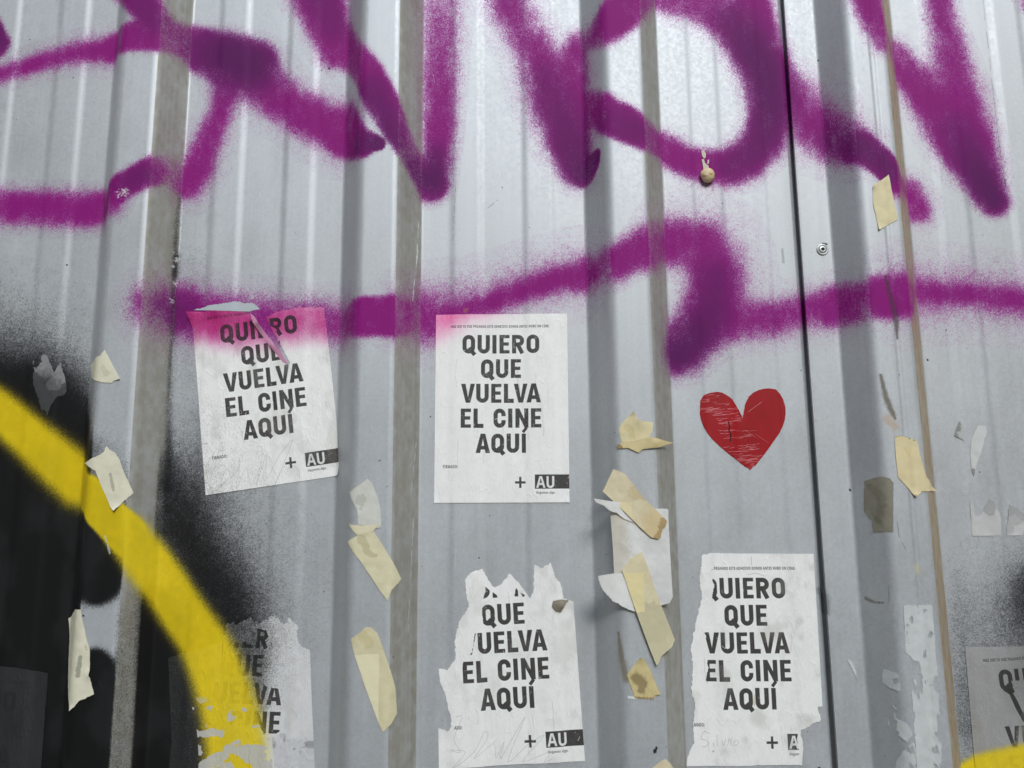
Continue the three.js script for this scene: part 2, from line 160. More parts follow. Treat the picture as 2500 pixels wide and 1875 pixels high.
  [[[98,222.9,25.3,0.85],[102,222.9,26,0.89],[106.1,223,26.8,0.94],[110.3,223.1,27.5,0.98],[114.5,223.4,28.1,1.00],[118.6,224,28.5,1.00],[122.6,224.7,28.8,0.99],[126.8,224.6,29,0.97],[132,223.8,29,0.95],[138.4,222.2,28.9,0.94],[145.7,220,28.6,0.92],[153.4,217.7,28.3,0.91],[160.9,215.8,28.1,0.90],[167.9,214.4,28,0.89],[174.7,213.3,28,0.88],[181.7,212.4,28.1,0.87],[189.5,211.6,28.1,0.85],[198.2,210.7,28.2,0.83],[207.4,209.8,28.3,0.80],[217.2,209.2,28.3,0.78],[227.6,208.9,28.1,0.75],[238.8,209.1,27.3,0.72],[250.9,209.8,26.1,0.69],[263.2,210.5,25,0.67],[274.8,210.7,24.3,0.65],[285.6,210.3,24.2,0.64],[296,209.6,24.5,0.64],[306.2,208.8,24.9,0.65],[323,205.8,25.3,0.65]], 3],
  [[[340.8,206.3,20.6,0.60],[344.5,206.2,21,0.71],[347.7,206.2,21.4,0.83],[351.5,206,21.8,0.93],[354.2,206.4,22.1,1.00],[358.3,206.6,22.2,1.03],[363.3,206.7,22.2,1.02],[368.8,206.7,22.1,1.01],[374.2,206.8,22.1,1.00],[379.8,206.9,22.1,1.00],[385.6,207.2,22.1,1.01],[391,207.4,22.1,1.01],[395.2,207.5,22.1,1.00],[398.4,208.2,22,0.96],[399.8,208.5,21.8,0.91],[400.5,208.6,21.7,0.85],[401.6,208.8,21.5,0.80]], 8],
  [[[400.6,208.6,23.4,0.75],[407.7,209.8,24.2,0.75],[415,211,25.1,0.76],[422.4,212.2,25.8,0.76],[429.6,213.3,26.2,0.75],[435.8,214,26.1,0.72],[440.5,213.7,25.6,0.68],[445.2,213.4,24.9,0.64],[449.9,213.1,24.3,0.60]], 3],
  [[[434.7,215.2,29.9,0.45],[444,216.9,29.5,0.45],[453.1,218.6,29,0.45],[462.5,220.4,28.5,0.45],[472.5,222.6,28.1,0.45],[483.3,225.4,27.6,0.44],[494.6,228.7,27,0.43],[506.3,232.2,26.5,0.42],[518,235.8,26.2,0.42],[529.6,239.5,26.1,0.42],[541.2,243.4,26.1,0.43],[553.1,247.3,26.2,0.44],[565.6,251,26.2,0.45],[578.9,254.4,26.2,0.45],[592.8,257.7,26.2,0.45],[606.9,260.9,26.2,0.45],[621,264.2,26.2,0.45]], 2.4],
  [[[468.8,212.9,7.5,0.45],[474.4,215.3,7.7,0.52],[479.9,217.7,8,0.58],[485.5,220.1,8.2,0.65],[491.5,222.4,8.4,0.70],[497.5,224.5,8.7,0.74],[503.8,226.4,8.9,0.76],[510.5,228.4,9.1,0.78],[518,230.9,9.4,0.80],[526.7,234.2,9.6,0.82],[536.3,237.9,9.8,0.83],[546.2,241.7,10.1,0.84],[556,245.2,10.3,0.85],[565.8,248.2,10.5,0.85],[575.7,250.9,10.8,0.85],[585.3,253.4,11,0.85],[594.2,255.6,11.2,0.85],[602,257.3,11.4,0.85],[609.1,258.7,11.5,0.85],[615.9,259.9,11.5,0.85],[622.8,261.2,11.6,0.85]], 2.4],
  [[[622.8,260.2,17.8,0.50],[631.8,261.6,18.6,0.58],[641.5,262.6,19.5,0.66],[650.6,263.4,20.2,0.74],[658.5,263.9,20.6,0.80],[664.3,264.2,20.4,0.84],[667.9,265.2,19.8,0.87],[671.2,266.1,19.2,0.89],[674.8,267.2,18.7,0.90],[678.9,269,18.5,0.91],[683.2,270.9,18.5,0.91],[687.5,272.9,18.5,0.90],[691.6,274.7,18.7,0.90],[695.4,276.2,19.1,0.90],[699.2,277.6,19.5,0.90],[702.8,278.9,20.1,0.90],[706.5,280.3,20.6,0.90]], 3.4],
  [[[702.1,280.3,20.6,0.80],[708.4,282.3,21.6,0.80],[721.2,287.5,22.6,0.80],[734.3,292.7,23.6,0.80],[746.9,296.9,24.3,0.80],[752.7,297.1,24.8,0.81],[758.5,296.9,25,0.82],[764.2,296.1,25.1,0.84],[769.7,294.7,25.3,0.85],[775.3,292.6,25.5,0.86],[780.7,289.9,25.7,0.88],[785.8,286.6,25.9,0.89],[790.2,282.5,26.2,0.90],[793.8,277.4,26.6,0.91],[796.8,271.5,27.2,0.93],[799.1,265.1,27.7,0.94],[800.4,258.7,28.1,0.95],[800.7,252,28.2,0.96],[800.1,244.9,28.2,0.98],[798.8,237.9,28.1,0.99],[797.2,231.3,28.1,1.00],[795.1,225.1,28.1,1.00],[792.6,219.1,28.1,1.00],[789.7,213.5,28.1,1.00],[786.6,208.1,28.1,1.00],[783.3,202.9,28.1,1.00],[779.7,198,28.2,1.00],[776,193.3,28.2,1.00],[772.6,188.9,28.1,1.00],[769.3,184.6,27.8,1.00],[766.1,180.5,27.3,1.00],[763.2,176.8,26.8,1.00],[760.7,173.7,26.2,1.00],[758.8,171.7,25.6,1.00],[757.4,170.3,24.9,1.00],[756.1,169.3,24.1,1.00],[754.8,168.1,23.4,1.00]], 3.4],
  [[[739,296.9,28.1,0.30],[753.7,301.4,28.7,0.34],[764.2,303.9,29.3,0.37],[774,304.6,29.9,0.40],[782.9,303.1,30.8,0.42],[791.1,299.8,31.6,0.44],[798.4,294.4,31.8,0.45],[804.2,285.8,31,0.44],[809.1,275.1,29.5,0.42],[814,264.4,28.1,0.40]], 2.4],
  [[[803.5,207.9,22.5,0.70],[808.8,207.2,22.2,0.71],[813.8,206.5,22,0.73],[819.3,205.9,21.8,0.74],[826,205.7,21.5,0.75],[834.4,205.9,21.3,0.75],[844.1,206.5,21.1,0.75],[854.2,207.2,20.8,0.75],[863.7,208.2,20.6,0.75],[872.4,209.6,20.3,0.76],[880.8,211.3,19.9,0.78],[889.2,213,19.7,0.79],[898,214.7,19.7,0.80],[907.2,216.1,19.9,0.79],[916.7,217.4,20.4,0.78],[926.4,218.8,21,0.76],[936,220.1,21.5,0.75]], 2.8],
  [[[936.1,221.1,22.5,0.60],[942.2,220.4,22.5,0.62],[948.5,219.6,22.6,0.65],[954.4,219,22.6,0.67],[959.9,218.7,22.5,0.70],[964.9,218.9,22.1,0.72],[969.7,219.5,21.6,0.74],[973.9,220.1,21.2,0.77],[977.3,220.9,21,0.80],[979.6,221.4,21.1,0.85],[981,221.6,21.4,0.91],[982.4,221.6,21.8,0.96],[984.7,221.7,22.1,1.00],[988.1,221.8,22.2,1.01],[992.3,221.9,22.2,1.01],[996.7,222,22.1,1.00],[1001,222.1,22.1,1.00],[1005.1,222.2,22.1,1.00],[1009.2,222.4,22.1,1.00],[1013.3,222.5,22.1,1.00],[1017.4,222.7,22.1,1.00]], 4.5],
  [[[1021.5,227.5,31.8,0.50],[1060.6,235.4,31.3,0.48],[1068.9,235.2,30.8,0.45],[1077.3,234.8,30.3,0.43],[1086,234.4,29.9,0.42],[1095.1,234,29.6,0.41],[1104.5,233.4,29.4,0.41],[1114,232.8,29.2,0.42],[1123.4,232.1,29,0.42],[1132.8,231.2,28.8,0.43],[1142.1,230.2,28.5,0.43],[1151.3,229.1,28.2,0.44],[1160.6,227.8,28.1,0.45],[1169.8,226.4,28,0.45],[1179.1,224.8,28,0.45],[1188.3,223.2,28.1,0.45],[1197.5,221.6,28.1,0.45]], 2.6],
  [[[1044.4,233.5,11.2,0.55],[1062.2,235.8,11,0.59],[1068.2,235,10.7,0.63],[1074.6,234.2,10.5,0.67],[1082.2,233.5,10.3,0.70],[1091.5,233.1,10.2,0.71],[1102.1,232.9,10.2,0.71],[1113.1,232.6,10.3,0.70],[1123.4,232.1,10.3,0.70],[1133,231.3,10.3,0.70],[1142.3,230.3,10.3,0.70],[1151.4,229.1,10.3,0.70],[1160.6,227.8,10.3,0.70],[1169.8,226.2,10.3,0.71],[1179,224.4,10.3,0.72],[1188.2,222.5,10.3,0.74],[1197.4,220.6,10.3,0.75]], 2.4],
]) stroke(purple, pts, soft > 4 ? soft : soft * 0.82);
// where the can dwelt and the coat is thick
for (const pts of [
  [[138.9,548.8,28.1,0.70],[146.9,545,30.9,0.81],[155,541.3,33.8,0.92],[163.6,537.6,35.6,1.00],[173.4,533.8,35.6,1.02],[183.8,530.1,34.7,1.01],[194.2,526.3,33.7,1.00]], [[-142.1,560.8,20.6,0.80],[-146.9,568.2,20.6,0.80],[-151.7,575.6,20.6,0.80],[-156.5,583,20.6,0.80]], [[57.3,584.7,20.6,0.50],[63.5,578.9,20.6,0.50],[69.8,573.1,20.6,0.50],[76,567.3,20.6,0.50]], [[353.3,408.7,16.8,0.80],[361.8,408.4,14,0.85],[370.3,408.1,11.2,0.90]], [[57.1,365.9,16.8,0.50],[63.2,368.4,16.2,0.53],[69.3,371,15.6,0.57],[75.4,373.6,15,0.60]],
  [[272.5,624.5,24.3,0.50],[279.7,608.7,23.1,0.47],[286.9,593.1,21.8,0.43],[294.1,577.5,20.6,0.40]], [[360.8,469.7,20.6,0.60],[369.3,453.9,19.9,0.63],[377.8,438.1,19.2,0.67],[386.4,422.5,18.7,0.70],[395.8,405.9,18.5,0.73],[409,394.2,18.5,0.76],[421.3,385.8,18.7,0.80],[432.8,381.8,19.4,0.88],[440.5,378.1,20.3,0.97],[445.7,377.9,20.6,1.00],[448,383.4,19.8,0.94],[448.2,393,18.3,0.82],[448.5,402.7,16.8,0.70]], [[578.8,498.1,22.5,0.40],[586.5,479.7,23.4,0.46],[594.2,461.3,24.3,0.53],[601.6,442.6,24.3,0.60],[608.8,420.4,23.1,0.70],[615.7,397.9,21,0.82],[621.9,384.1,18.7,0.90],[628.4,383,16.4,0.92],[634.9,389.5,13.8,0.91],[641.5,395.9,11.2,0.90]], [[668.6,433.6,16.8,0.40],[677.9,428.8,16.8,0.43],[687.2,423.9,16.8,0.47],[696.5,419.1,16.8,0.50]],
  [[827.1,390.3,16.8,0.50],[834.4,395,17.8,0.52],[841.9,399.4,18.8,0.54],[849,404.4,19.8,0.57],[855.5,410.7,20.6,0.60],[861.6,418.5,21.2,0.65],[867.2,427.5,21.6,0.70],[872,437.4,22,0.75],[875.3,448.1,22.5,0.80],[877,460,22.9,0.84],[877.2,473,23.4,0.87],[876.3,486.4,23.9,0.89],[874.5,499.1,24.3,0.90],[871.4,511.1,24.9,0.89],[867.1,523,25.6,0.88],[862.2,534.2,26.1,0.84],[857.3,544.6,26.2,0.80],[852.5,553.8,25.7,0.74],[847.4,562,24.7,0.66],[842.3,569.7,23.5,0.58],[837.1,577.7,22.5,0.50]], [[951.7,413.8,20.6,0.50],[962.2,406.7,19.7,0.61],[972.4,399.8,18.7,0.73],[982.1,394,17.8,0.80],[991.5,386.4,16.8,0.80],[1000.7,377.1,15.9,0.75],[1009.8,367.8,15,0.70]], [[1124.1,428.7,20.6,0.50],[1130.4,411.3,21.5,0.64],[1136.6,394.1,22.3,0.79],[1142.3,378.8,22.5,0.90],[1147.3,366.6,21.4,0.96],[1151.8,356.3,19.6,0.98],[1156.2,346,17.8,1.00]],
  [[802.1,254.7,20.6,0.50],[800.1,241.4,21.1,0.57],[798.1,228.1,21.6,0.63],[794.5,215.7,22.5,0.70],[787.9,204.3,24.4,0.77],[779.7,193.9,26.8,0.84],[772.4,185.1,28.1,0.90],[767.2,178.9,27.5,0.94],[762.9,174.4,25.9,0.97],[758.6,169.9,24.3,1.00]], [[108.7,221.2,24.3,0.60],[114,221.7,23.7,0.57],[119.2,222.1,23.1,0.53],[124.5,222,22.5,0.50]],
]) stroke(deep, pts, 2.4);
// yellow arc
for (const [pts, soft] of [
  [[[-151.5,152.3,21,1.00],[-144.1,145.9,21,1.00],[-136.7,139.4,20.9,1.00],[-129.5,133.1,20.9,1.00],[-122.6,127.4,21,1.00],[-116.4,122.7,21,1.00],[-110.6,118.6,21.1,1.00],[-104.8,114.6,21.2,1.00],[-98.4,109.9,21.3,1.00],[-91.3,104.3,21.5,1.00],[-83.7,98.3,21.8,1.00],[-75.9,92,22.1,1.00],[-68.2,85.7,22.5,1.00],[-60.6,79.5,22.9,1.00],[-52.8,73.1,23.4,1.00],[-45.3,66.9,23.9,1.00],[-38.2,61.1,24.3,1.00],[-31.7,55.7,24.7,1.00],[-25.5,50.6,25,1.00],[-19.7,45.9,25.3,1.00],[-14.5,41.5,25.5,1.00],[-9.9,37.5,25.5,1.00],[-6,34,25.5,1.00],[-2.4,30.7,25.5,1.00],[10.2,27,25.5,1.00]], 2.3],
  [[[20.4,20.5,19.5,1.00],[39.6,17.1,19.5,1.00],[42.6,14.1,19.5,1.00],[45.7,11.1,19.5,1.00],[49,7.9,19.5,1.00],[52.4,4.7,19.5,1.00],[56,1.4,19.5,1.00],[59.8,-2.1,19.5,1.00],[64.1,-6.1,19.5,1.00],[69,-10.6,19.4,1.00],[74.5,-15.7,19.3,1.00],[80.1,-20.9,19.2,1.00],[85.7,-26.1,19.1,1.00]], 9],
  [[[85.7,-26.1,21.5,0.90],[90.3,-31.3,21.9,0.93],[94.8,-36.6,22.2,0.96],[99.5,-42,22.5,0.98],[104.2,-47.6,22.8,1.00],[109.2,-53.6,23.1,1.01],[114.4,-59.9,23.3,1.01],[119.5,-66.3,23.4,1.00],[124.2,-72.3,23.6,1.00],[128.5,-77.8,23.7,1.00],[132.5,-83.1,23.8,1.00],[136.2,-88.3,23.9,1.00],[139.9,-93.3,24,1.00],[143.4,-98,24.1,1.00],[146.7,-102.5,24.1,1.00],[150.1,-106.9,24.2,1.00],[153.5,-111.5,24.3,1.00],[157.3,-116.2,24.4,1.00],[161.1,-121,24.4,1.00],[165,-125.9,24.5,1.00],[168.9,-131.4,24.7,1.00],[172.9,-137.3,25,1.00],[176.9,-143.6,25.4,1.00],[180.8,-150.2,25.8,1.00],[184.5,-157,26.2,1.00],[188,-163.9,26.6,1.00],[191.3,-171.1,27,1.00],[194.5,-178.4,27.3,1.00],[197.5,-185.6,27.7,1.00],[200.3,-192.7,28,1.00],[203,-199.7,28.4,1.00],[205.5,-206.8,28.7,1.00],[207.7,-214,29,1.00],[209.5,-221.1,29.3,1.00],[211,-228.3,29.5,1.00],[212.3,-235.7,29.7,1.00],[213.5,-243.6,29.9,1.00],[214.5,-252.4,30.2,1.00],[215.4,-261.8,30.5,1.00],[216.2,-271.1,30.7,1.00],[216.9,-279.3,30.9,1.00],[217.5,-286.2,30.9,1.00],[218,-292.1,30.9,1.00],[218.5,-297.7,30.9,1.00],[218.9,-303.4,30.9,1.00]], 3],
  [[[1046,-302.7,28.1,1.00],[1063,-299.3,28.1,1.00],[1069.7,-292.2,28.1,1.00],[1077.1,-286.5,28.1,1.00],[1085.1,-282.7,28.1,1.00],[1093.8,-280.1,28.1,1.00],[1103.6,-277.8,28.1,1.00],[1115.1,-275.6,28.1,1.00],[1127.6,-273.6,28.1,1.00],[1140.2,-271.6,28.1,1.00]], 6],
]) stroke(yellow, pts, soft);
// black fill and its overspray
const P0 = panClip(-1), F1 = faceClip(0), P2 = panClip(0), R1 = [SL + RF - 3, 2 * SL + RF];
for (const [pts, soft, clip] of [
  [[[-179,163,56.1,0.85],[-163.5,154,55.6,0.85],[-147.6,144.9,55.1,0.85],[-132.5,136.2,54.6,0.85],[-118.9,128.2,54.3,0.85],[-107.6,121.5,54.2,0.85],[-97.8,115.6,54.3,0.85],[-88.7,109.8,54.4,0.85],[-79.2,103.5,54.3,0.85],[-69,96.3,53.9,0.85],[-58.6,88.6,53.5,0.85],[-48.6,80.9,52.9,0.85],[-39.3,73.4,52.4,0.85],[-31.1,66.3,51.9,0.85],[-23.7,59.3,51.5,0.85],[-16.5,52.4,51,0.85],[-9.3,45.6,50.5,0.85]], 1.9, [P0[0], SL + 1]],
  [[[-94.3,67.5,78.6,1.00],[-86.2,53.8,78.2,1.00],[-78,40.2,77.8,1.00],[-71.5,21.6,78.6,1.00],[-67.7,-5.1,81.8,0.99],[-65.4,-36.5,86.2,0.98],[-63.2,-67.5,89.8,0.97],[-60.5,-96.6,91.8,0.98],[-57.8,-125.3,92.9,0.99],[-55.1,-153.8,93.6,1.00],[-52.5,-182.5,93.9,1.00],[-49.8,-210.9,93.7,1.00],[-47.4,-237.2,93.6,1.00],[-45.2,-260.2,93.6,1.00],[-43.2,-281.2,93.6,1.00],[-41.3,-302,93.6,1.00]], 4, [P0[0], SL + 1]],
  [[[-8,75.9,28.1,0.70],[-7.2,58.9,32.7,0.81],[-6.4,41.9,37.4,0.92],[-5.4,21,41.2,1.00],[-4.3,-5.7,43.8,1.02],[-3.2,-36.1,45.6,1.01],[-1.8,-68,46.8,1.00],[-0.4,-100.3,47.2,1.00],[8.7,-132.9,47,1.00],[22.1,-167.5,46.8,1.00],[38,-205.4,46.8,1.00],[41.4,-248.5,46.8,1.00],[43.9,-291.1,46.8,1.00]], 3, [-5, SL + 2]],
  [[[-53.7,131.4,28.1,0.50],[-44.9,126.3,28.1,0.52],[-36.2,121.3,28.2,0.54],[-28.1,116.1,28.1,0.55],[-21,110.5,27.6,0.54],[-14.5,104.8,26.9,0.52],[-8,99.1,26.2,0.50]], 2, P0],
  [[[43.1,14.9,15,0.80],[45.9,9.4,16.3,0.85],[48.7,4,17.7,0.91],[51.4,-1.6,19.1,0.96],[53.7,-7.7,20.6,1.00],[55.6,-14.6,22.4,1.01],[57.3,-22.1,24.5,1.01],[58.6,-29.7,26.5,1.00],[59.4,-36.9,28.1,1.00],[59.5,-43.8,29.5,1.00],[59,-50.5,30.7,1.00],[58.3,-56.8,31.3,1.00],[57.9,-62.3,30.9,1.00],[57.7,-66.8,28.9,1.00],[57.5,-70.5,25.7,1.00],[57.4,-73.9,22.1,1.00],[57.3,-77.5,18.7,1.00]], 7, F1],
  [[[60.2,-160,20.6,1.00],[61.1,-164.1,22.5,1.00],[61.9,-167.8,24.3,1.00],[62.7,-172.1,26.2,1.00],[63.3,-177.8,28.1,1.00],[63.7,-185.3,30.1,1.00],[63.8,-194.1,32.2,1.00],[64,-203.5,34.1,1.00],[64.3,-213,35.6,1.00],[65,-222.6,36.5,1.00],[65.8,-232.5,37,1.00],[66.6,-242.5,37.2,1.00],[67.4,-252.4,37.4,1.00],[68.2,-262.2,37.6,1.00],[68.9,-271.9,37.5,1.00],[69.7,-281.6,37.5,1.00],[70.4,-291.2,37.4,1.00]], 7, F1],
  [[[43.1,61.4,15,0.35],[48.7,51.9,17.1,0.39],[54.2,42.4,19.1,0.42],[59.4,33,20.6,0.45],[63.9,23.7,21,0.47],[68,14.3,20.8,0.49],[72.1,5,20.6,0.50]], 2.2, [SL - 6, SL + RF]],
  [[[110.7,-88.6,11.2,0.50],[112.4,-104.7,11.9,0.59],[114.2,-120.7,12.6,0.69],[115.8,-137,13.1,0.75],[117,-152.9,13.2,0.77],[118.2,-169,13.2,0.76],[119.2,-187.9,13.1,0.75],[120.4,-211.2,13.1,0.75],[121.5,-237,13.1,0.75],[122.5,-262.6,13.1,0.75]], 2.2, R1],
  [[[77.9,-99.3,11.2,0.20],[80.2,-120.5,11.2,0.22],[82.4,-141.5,11.2,0.24],[84.4,-165.3,11.2,0.25],[86.2,-193.4,11.2,0.25],[87.7,-223.9,11.2,0.25],[89.2,-254.1,11.2,0.25]], 2.2, R1],
  [[[121.1,-106.9,22.5,1.00],[122.9,-114.6,25.8,1.00],[124.7,-122.3,29.2,1.00],[126.5,-129.9,32.5,1.00],[128.4,-137.9,35.6,1.00],[130.6,-146,38.3,1.00],[132.8,-154.2,40.8,1.00],[135.2,-162.7,43.1,1.00],[137.7,-171.8,44.9,1.00],[140.5,-181.3,46.2,1.00],[143.6,-191.2,47,1.00],[146.6,-201.8,47.7,1.00],[149,-213.6,48.7,1.00],[150.8,-227.4,50.1,1.00],[152.2,-242.9,51.7,1.00],[153.3,-258,53.2,1.00],[154.2,-270.9,54.3,1.00],[155,-280.6,54.7,1.00],[155.4,-288.5,54.6,1.00],[155.8,-295.6,54.4,1.00],[156.2,-303,54.3,1.00]], 3, [P2[0] - 16, P2[1]]],
  [[[122.5,42,18.7,0.35],[124.3,33.6,20.1,0.39],[126.2,25.1,21.5,0.43],[128,16.9,22.9,0.46],[130,9.3,24.3,0.50],[132,2.4,25.8,0.53],[133.9,-3.9,27.4,0.57],[136.1,-9.9,28.9,0.60],[138.8,-15.9,29.9,0.62],[142.2,-21.7,30.5,0.64],[146.1,-27.2,30.7,0.65],[150.3,-32.9,30.8,0.65],[154.7,-39.1,30.9,0.66],[159.4,-46.2,31.1,0.67],[164.5,-53.9,31.4,0.67],[169.6,-61.7,31.6,0.68],[174.4,-69.2,31.8,0.68],[179,-76.3,32,0.68],[183.4,-83.3,32.1,0.68],[187.7,-90.2,32.1,0.68],[192.1,-97.1,31.8,0.68],[196.5,-104.1,31.2,0.68],[200.9,-111,30.3,0.67],[205.3,-117.9,29.2,0.66],[209.5,-124.8,28.1,0.66],[213.7,-131.6,26.8,0.66],[217.9,-138.4,25.4,0.66],[221.8,-145.2,23.9,0.66],[225,-152.2,22.5,0.65],[227.3,-159.3,21.1,0.63],[228.9,-166.5,19.7,0.61],[230.3,-173.7,18.2,0.58],[231.6,-180.8,16.8,0.55],[232.9,-188,15.4,0.52],[234.1,-195.1,14,0.48],[235.2,-202.1,12.6,0.44],[236.3,-209.2,11.2,0.40]], 2, [P2[0] - 8, P2[1]]],
  [[[154.2,1.9,52.4,0.22],[160.7,-9.4,52.4,0.23],[167.2,-20.6,52.5,0.24],[173.7,-31.7,52.5,0.25],[180.3,-42.9,52.4,0.26],[187.4,-54.2,52.2,0.27],[194.9,-65.7,52.1,0.28],[201.9,-76.8,51.6,0.28],[207.7,-86.9,50.5,0.28],[211.8,-95.6,48.7,0.27],[214.7,-103.3,46.3,0.26],[217.2,-110.6,43.7,0.25],[219.9,-118,41.2,0.24]], 2, P2],
  [[[145,65.6,44.9,0.20],[148.1,55.2,46.2,0.23],[151.1,44.8,47.4,0.25],[154.1,34.4,48.7,0.28]], 2.2, P2],
  [[[120.6,364.4,2.6,0.25],[119.7,352,3,0.29],[118.8,339.8,3.5,0.33],[118.4,325.1,3.7,0.36],[118.7,306.2,3.8,0.37],[119.5,285,3.8,0.36],[120.3,263.9,3.7,0.36]], 2, null],
  [[[120.3,288.6,3.7,0.36],[119.9,279.2,3.7,0.35],[119.4,269.8,3.7,0.34],[119.4,256.7,3.7,0.34],[120,236.2,3.7,0.34],[120.9,212,3.7,0.35],[121.6,190.9,3.7,0.36],[121.5,176.7,3.7,0.36],[121.2,165.6,3.7,0.36],[121.1,152.6,3.7,0.36],[121.4,136.4,3.8,0.36],[122,118.4,3.8,0.37],[122.7,98.2,4.1,0.38],[123.5,74.9,4.8,0.40],[124.4,49.7,5.8,0.43],[125.4,24.6,6.7,0.46]], 2, null],
  [[[136.3,280.9,13.1,0.08],[137.6,234.9,12.5,0.09],[139,189.5,11.9,0.11],[140.4,145,11.2,0.12]], 2, null],
  [[[-98.1,223.9,37.4,0.12],[-87.9,210.7,39,0.15],[-77.7,197.5,40.6,0.19],[-67.9,184.9,41.2,0.22],[-58.5,173,40,0.25],[-49.4,161.6,37.8,0.27],[-40.3,150.2,35.6,0.30]], 2, P0],
  [[[1165.8,-97,31.8,0.80],[1162.8,-103,32.4,0.73],[1159.7,-109,33.1,0.65],[1156.8,-115,33.6,0.58],[1154.2,-120.9,33.7,0.52],[1151.8,-126.8,32.9,0.48],[1149.7,-132.7,31.6,0.45],[1147.9,-138.6,30.4,0.42],[1146.2,-144.7,29.9,0.40],[1144.8,-150.9,30.7,0.37],[1143.7,-157.2,32.2,0.35],[1142.6,-163.5,33.9,0.32],[1141.6,-169.9,35.6,0.30]], 2, null],
  [[[1116.6,-110.4,41.2,0.16],[1110.5,-120.8,41,0.17],[1104.2,-131.1,40.7,0.18],[1098.6,-141.6,40.6,0.19],[1094.5,-152.7,41.2,0.20],[1092.8,-164.7,42.9,0.21],[1092.9,-177.4,45.4,0.22],[1093.3,-190.2,47.7,0.23],[1092.7,-202.8,48.7,0.24],[1089.4,-217.5,47.6,0.25],[1084.4,-233.6,45.2,0.26],[1081.1,-246.5,42.6,0.27],[1082.4,-251.9,41.2,0.28],[1090.3,-246.6,41.3,0.29],[1102.8,-233.7,42.3,0.29],[1117.3,-217.7,43.7,0.30],[1130.8,-203.1,44.9,0.30]], 2, panClip(3)],
  [[[1074.1,-75.5,11.2,0.12],[1073.7,-98,11.2,0.12],[1073.2,-120.2,11.2,0.12],[1072.6,-144.1,11.2,0.12],[1071.6,-170.9,11.2,0.13],[1070.5,-199.3,11.2,0.15],[1069.4,-227.3,11.2,0.16]], 2, panClip(3)],
]) stroke(black, pts, soft, clip);

const at = (buf, s, y) => {
  const u = clamp((s - G0) / GS, 0, GW - 1.01), v = clamp((y - H0) / GS, 0, GH - 1.01), i = u | 0, j = v | 0, fu = u - i, fv = v - j, o = j * GW + i;
  return (buf[o] * (1 - fu) + buf[o + 1] * fu) * (1 - fv) + (buf[o + GW] * (1 - fu) + buf[o + GW + 1] * fu) * fv;
};
function section(s) { const k = Math.floor(s / PER), u = s - k * PER; return u < SL ? [k, 1, u / SL] : u < SL + RF ? [k, 2, (u - SL) / RF] : u < 2 * SL + RF ? [k, 3, (u - SL - RF) / SL] : [k, 0, (u - 2 * SL - RF) / PAN]; }
// spray grain: paint lands where the density beats a random threshold
function spray(D, s, y, seed) {
  if (D <= 0.012) return 0;
  const n = 0.6 * hash(Math.floor(s / 0.6) + seed, Math.floor(y / 0.6)) + 0.26 * hash(Math.floor(s / 1.3) + seed, Math.floor(y / 1.3) + 5) + 0.14 * vn(s / 6 + seed, y / 6);
  return sst(-0.42, 0.52, D * 1.2 - n * 0.76 - 0.07);
}
const PURPLE = [140, 15, 117], DEEP = [82, 15, 82], YELLOW = [244, 212, 20], BLACK = [12, 12, 12];
// paint over a base colour c (sRGB bytes, changed in place); returns the share of the surface that paint covers
function paintOver(c, s, y, o = {}) {
  const sec = section(s)[1];
  let cover = 0;
  const p = at(purple, s, y) * (o.purple ?? 1) * (0.9 + 0.56 * (fbm(s / 13 + 31, y / 26, 4) - 0.5)) * (sec === 3 ? 0.62 : sec === 1 ? 0.82 : 1);
  let a = (o.smooth ? sst(0.02, 0.95, p + 0.3 * p * (hash(Math.floor(s / 0.6), Math.floor(y / 0.6)) - 0.5)) : spray(p, s, y, 11)) * (o.purpleMax ?? 1);
  if (a > 0) { const q = clamp(at(deep, s, y)) * 0.85, P = o.purpleColor ?? PURPLE; for (let i = 0; i < 3; i++) c[i] = mix(c[i], o.smooth ? c[i] * P[i] / 232 : mix(P[i], DEEP[i], q), a); cover = a; }
  const bl = at(black, s, y) * (o.black ?? 1);
  a = (o.mist ? sst(0, 1, bl + 0.25 * bl * (hash(Math.floor(s / 0.6), Math.floor(y / 0.6)) - 0.5)) : 0.25 * sst(0.02, 0.92, bl) + 0.75 * spray(bl, s, y, 47)) * (o.blackMax ?? 0.975 - 0.07 * sst(0.5, 0.72, fbm(s / 40 + 12, y / 55, 4)));
  if (a > 0) { for (let i = 0; i < 3; i++) c[i] = mix(c[i], BLACK[i], a); cover = Math.max(cover, a); }
  const ye = at(yellow, s, y) * (o.yellow ?? 1);
  a = sst(0.12, 0.8, ye + 0.16 * (hash(Math.floor(s / 0.7) + 90, Math.floor(y / 0.7)) - 0.5));
  if (a > 0) { a *= 0.93 + 0.16 * (fbm(s / 30, y / 50, 3) - 0.5); for (let i = 0; i < 3; i++) c[i] = mix(c[i], YELLOW[i] * (0.96 + 0.06 * (fbm(s / 6 + 3, y / 6, 3) - 0.5)), clamp(a)); cover = Math.max(cover, a); }
  return cover;
}

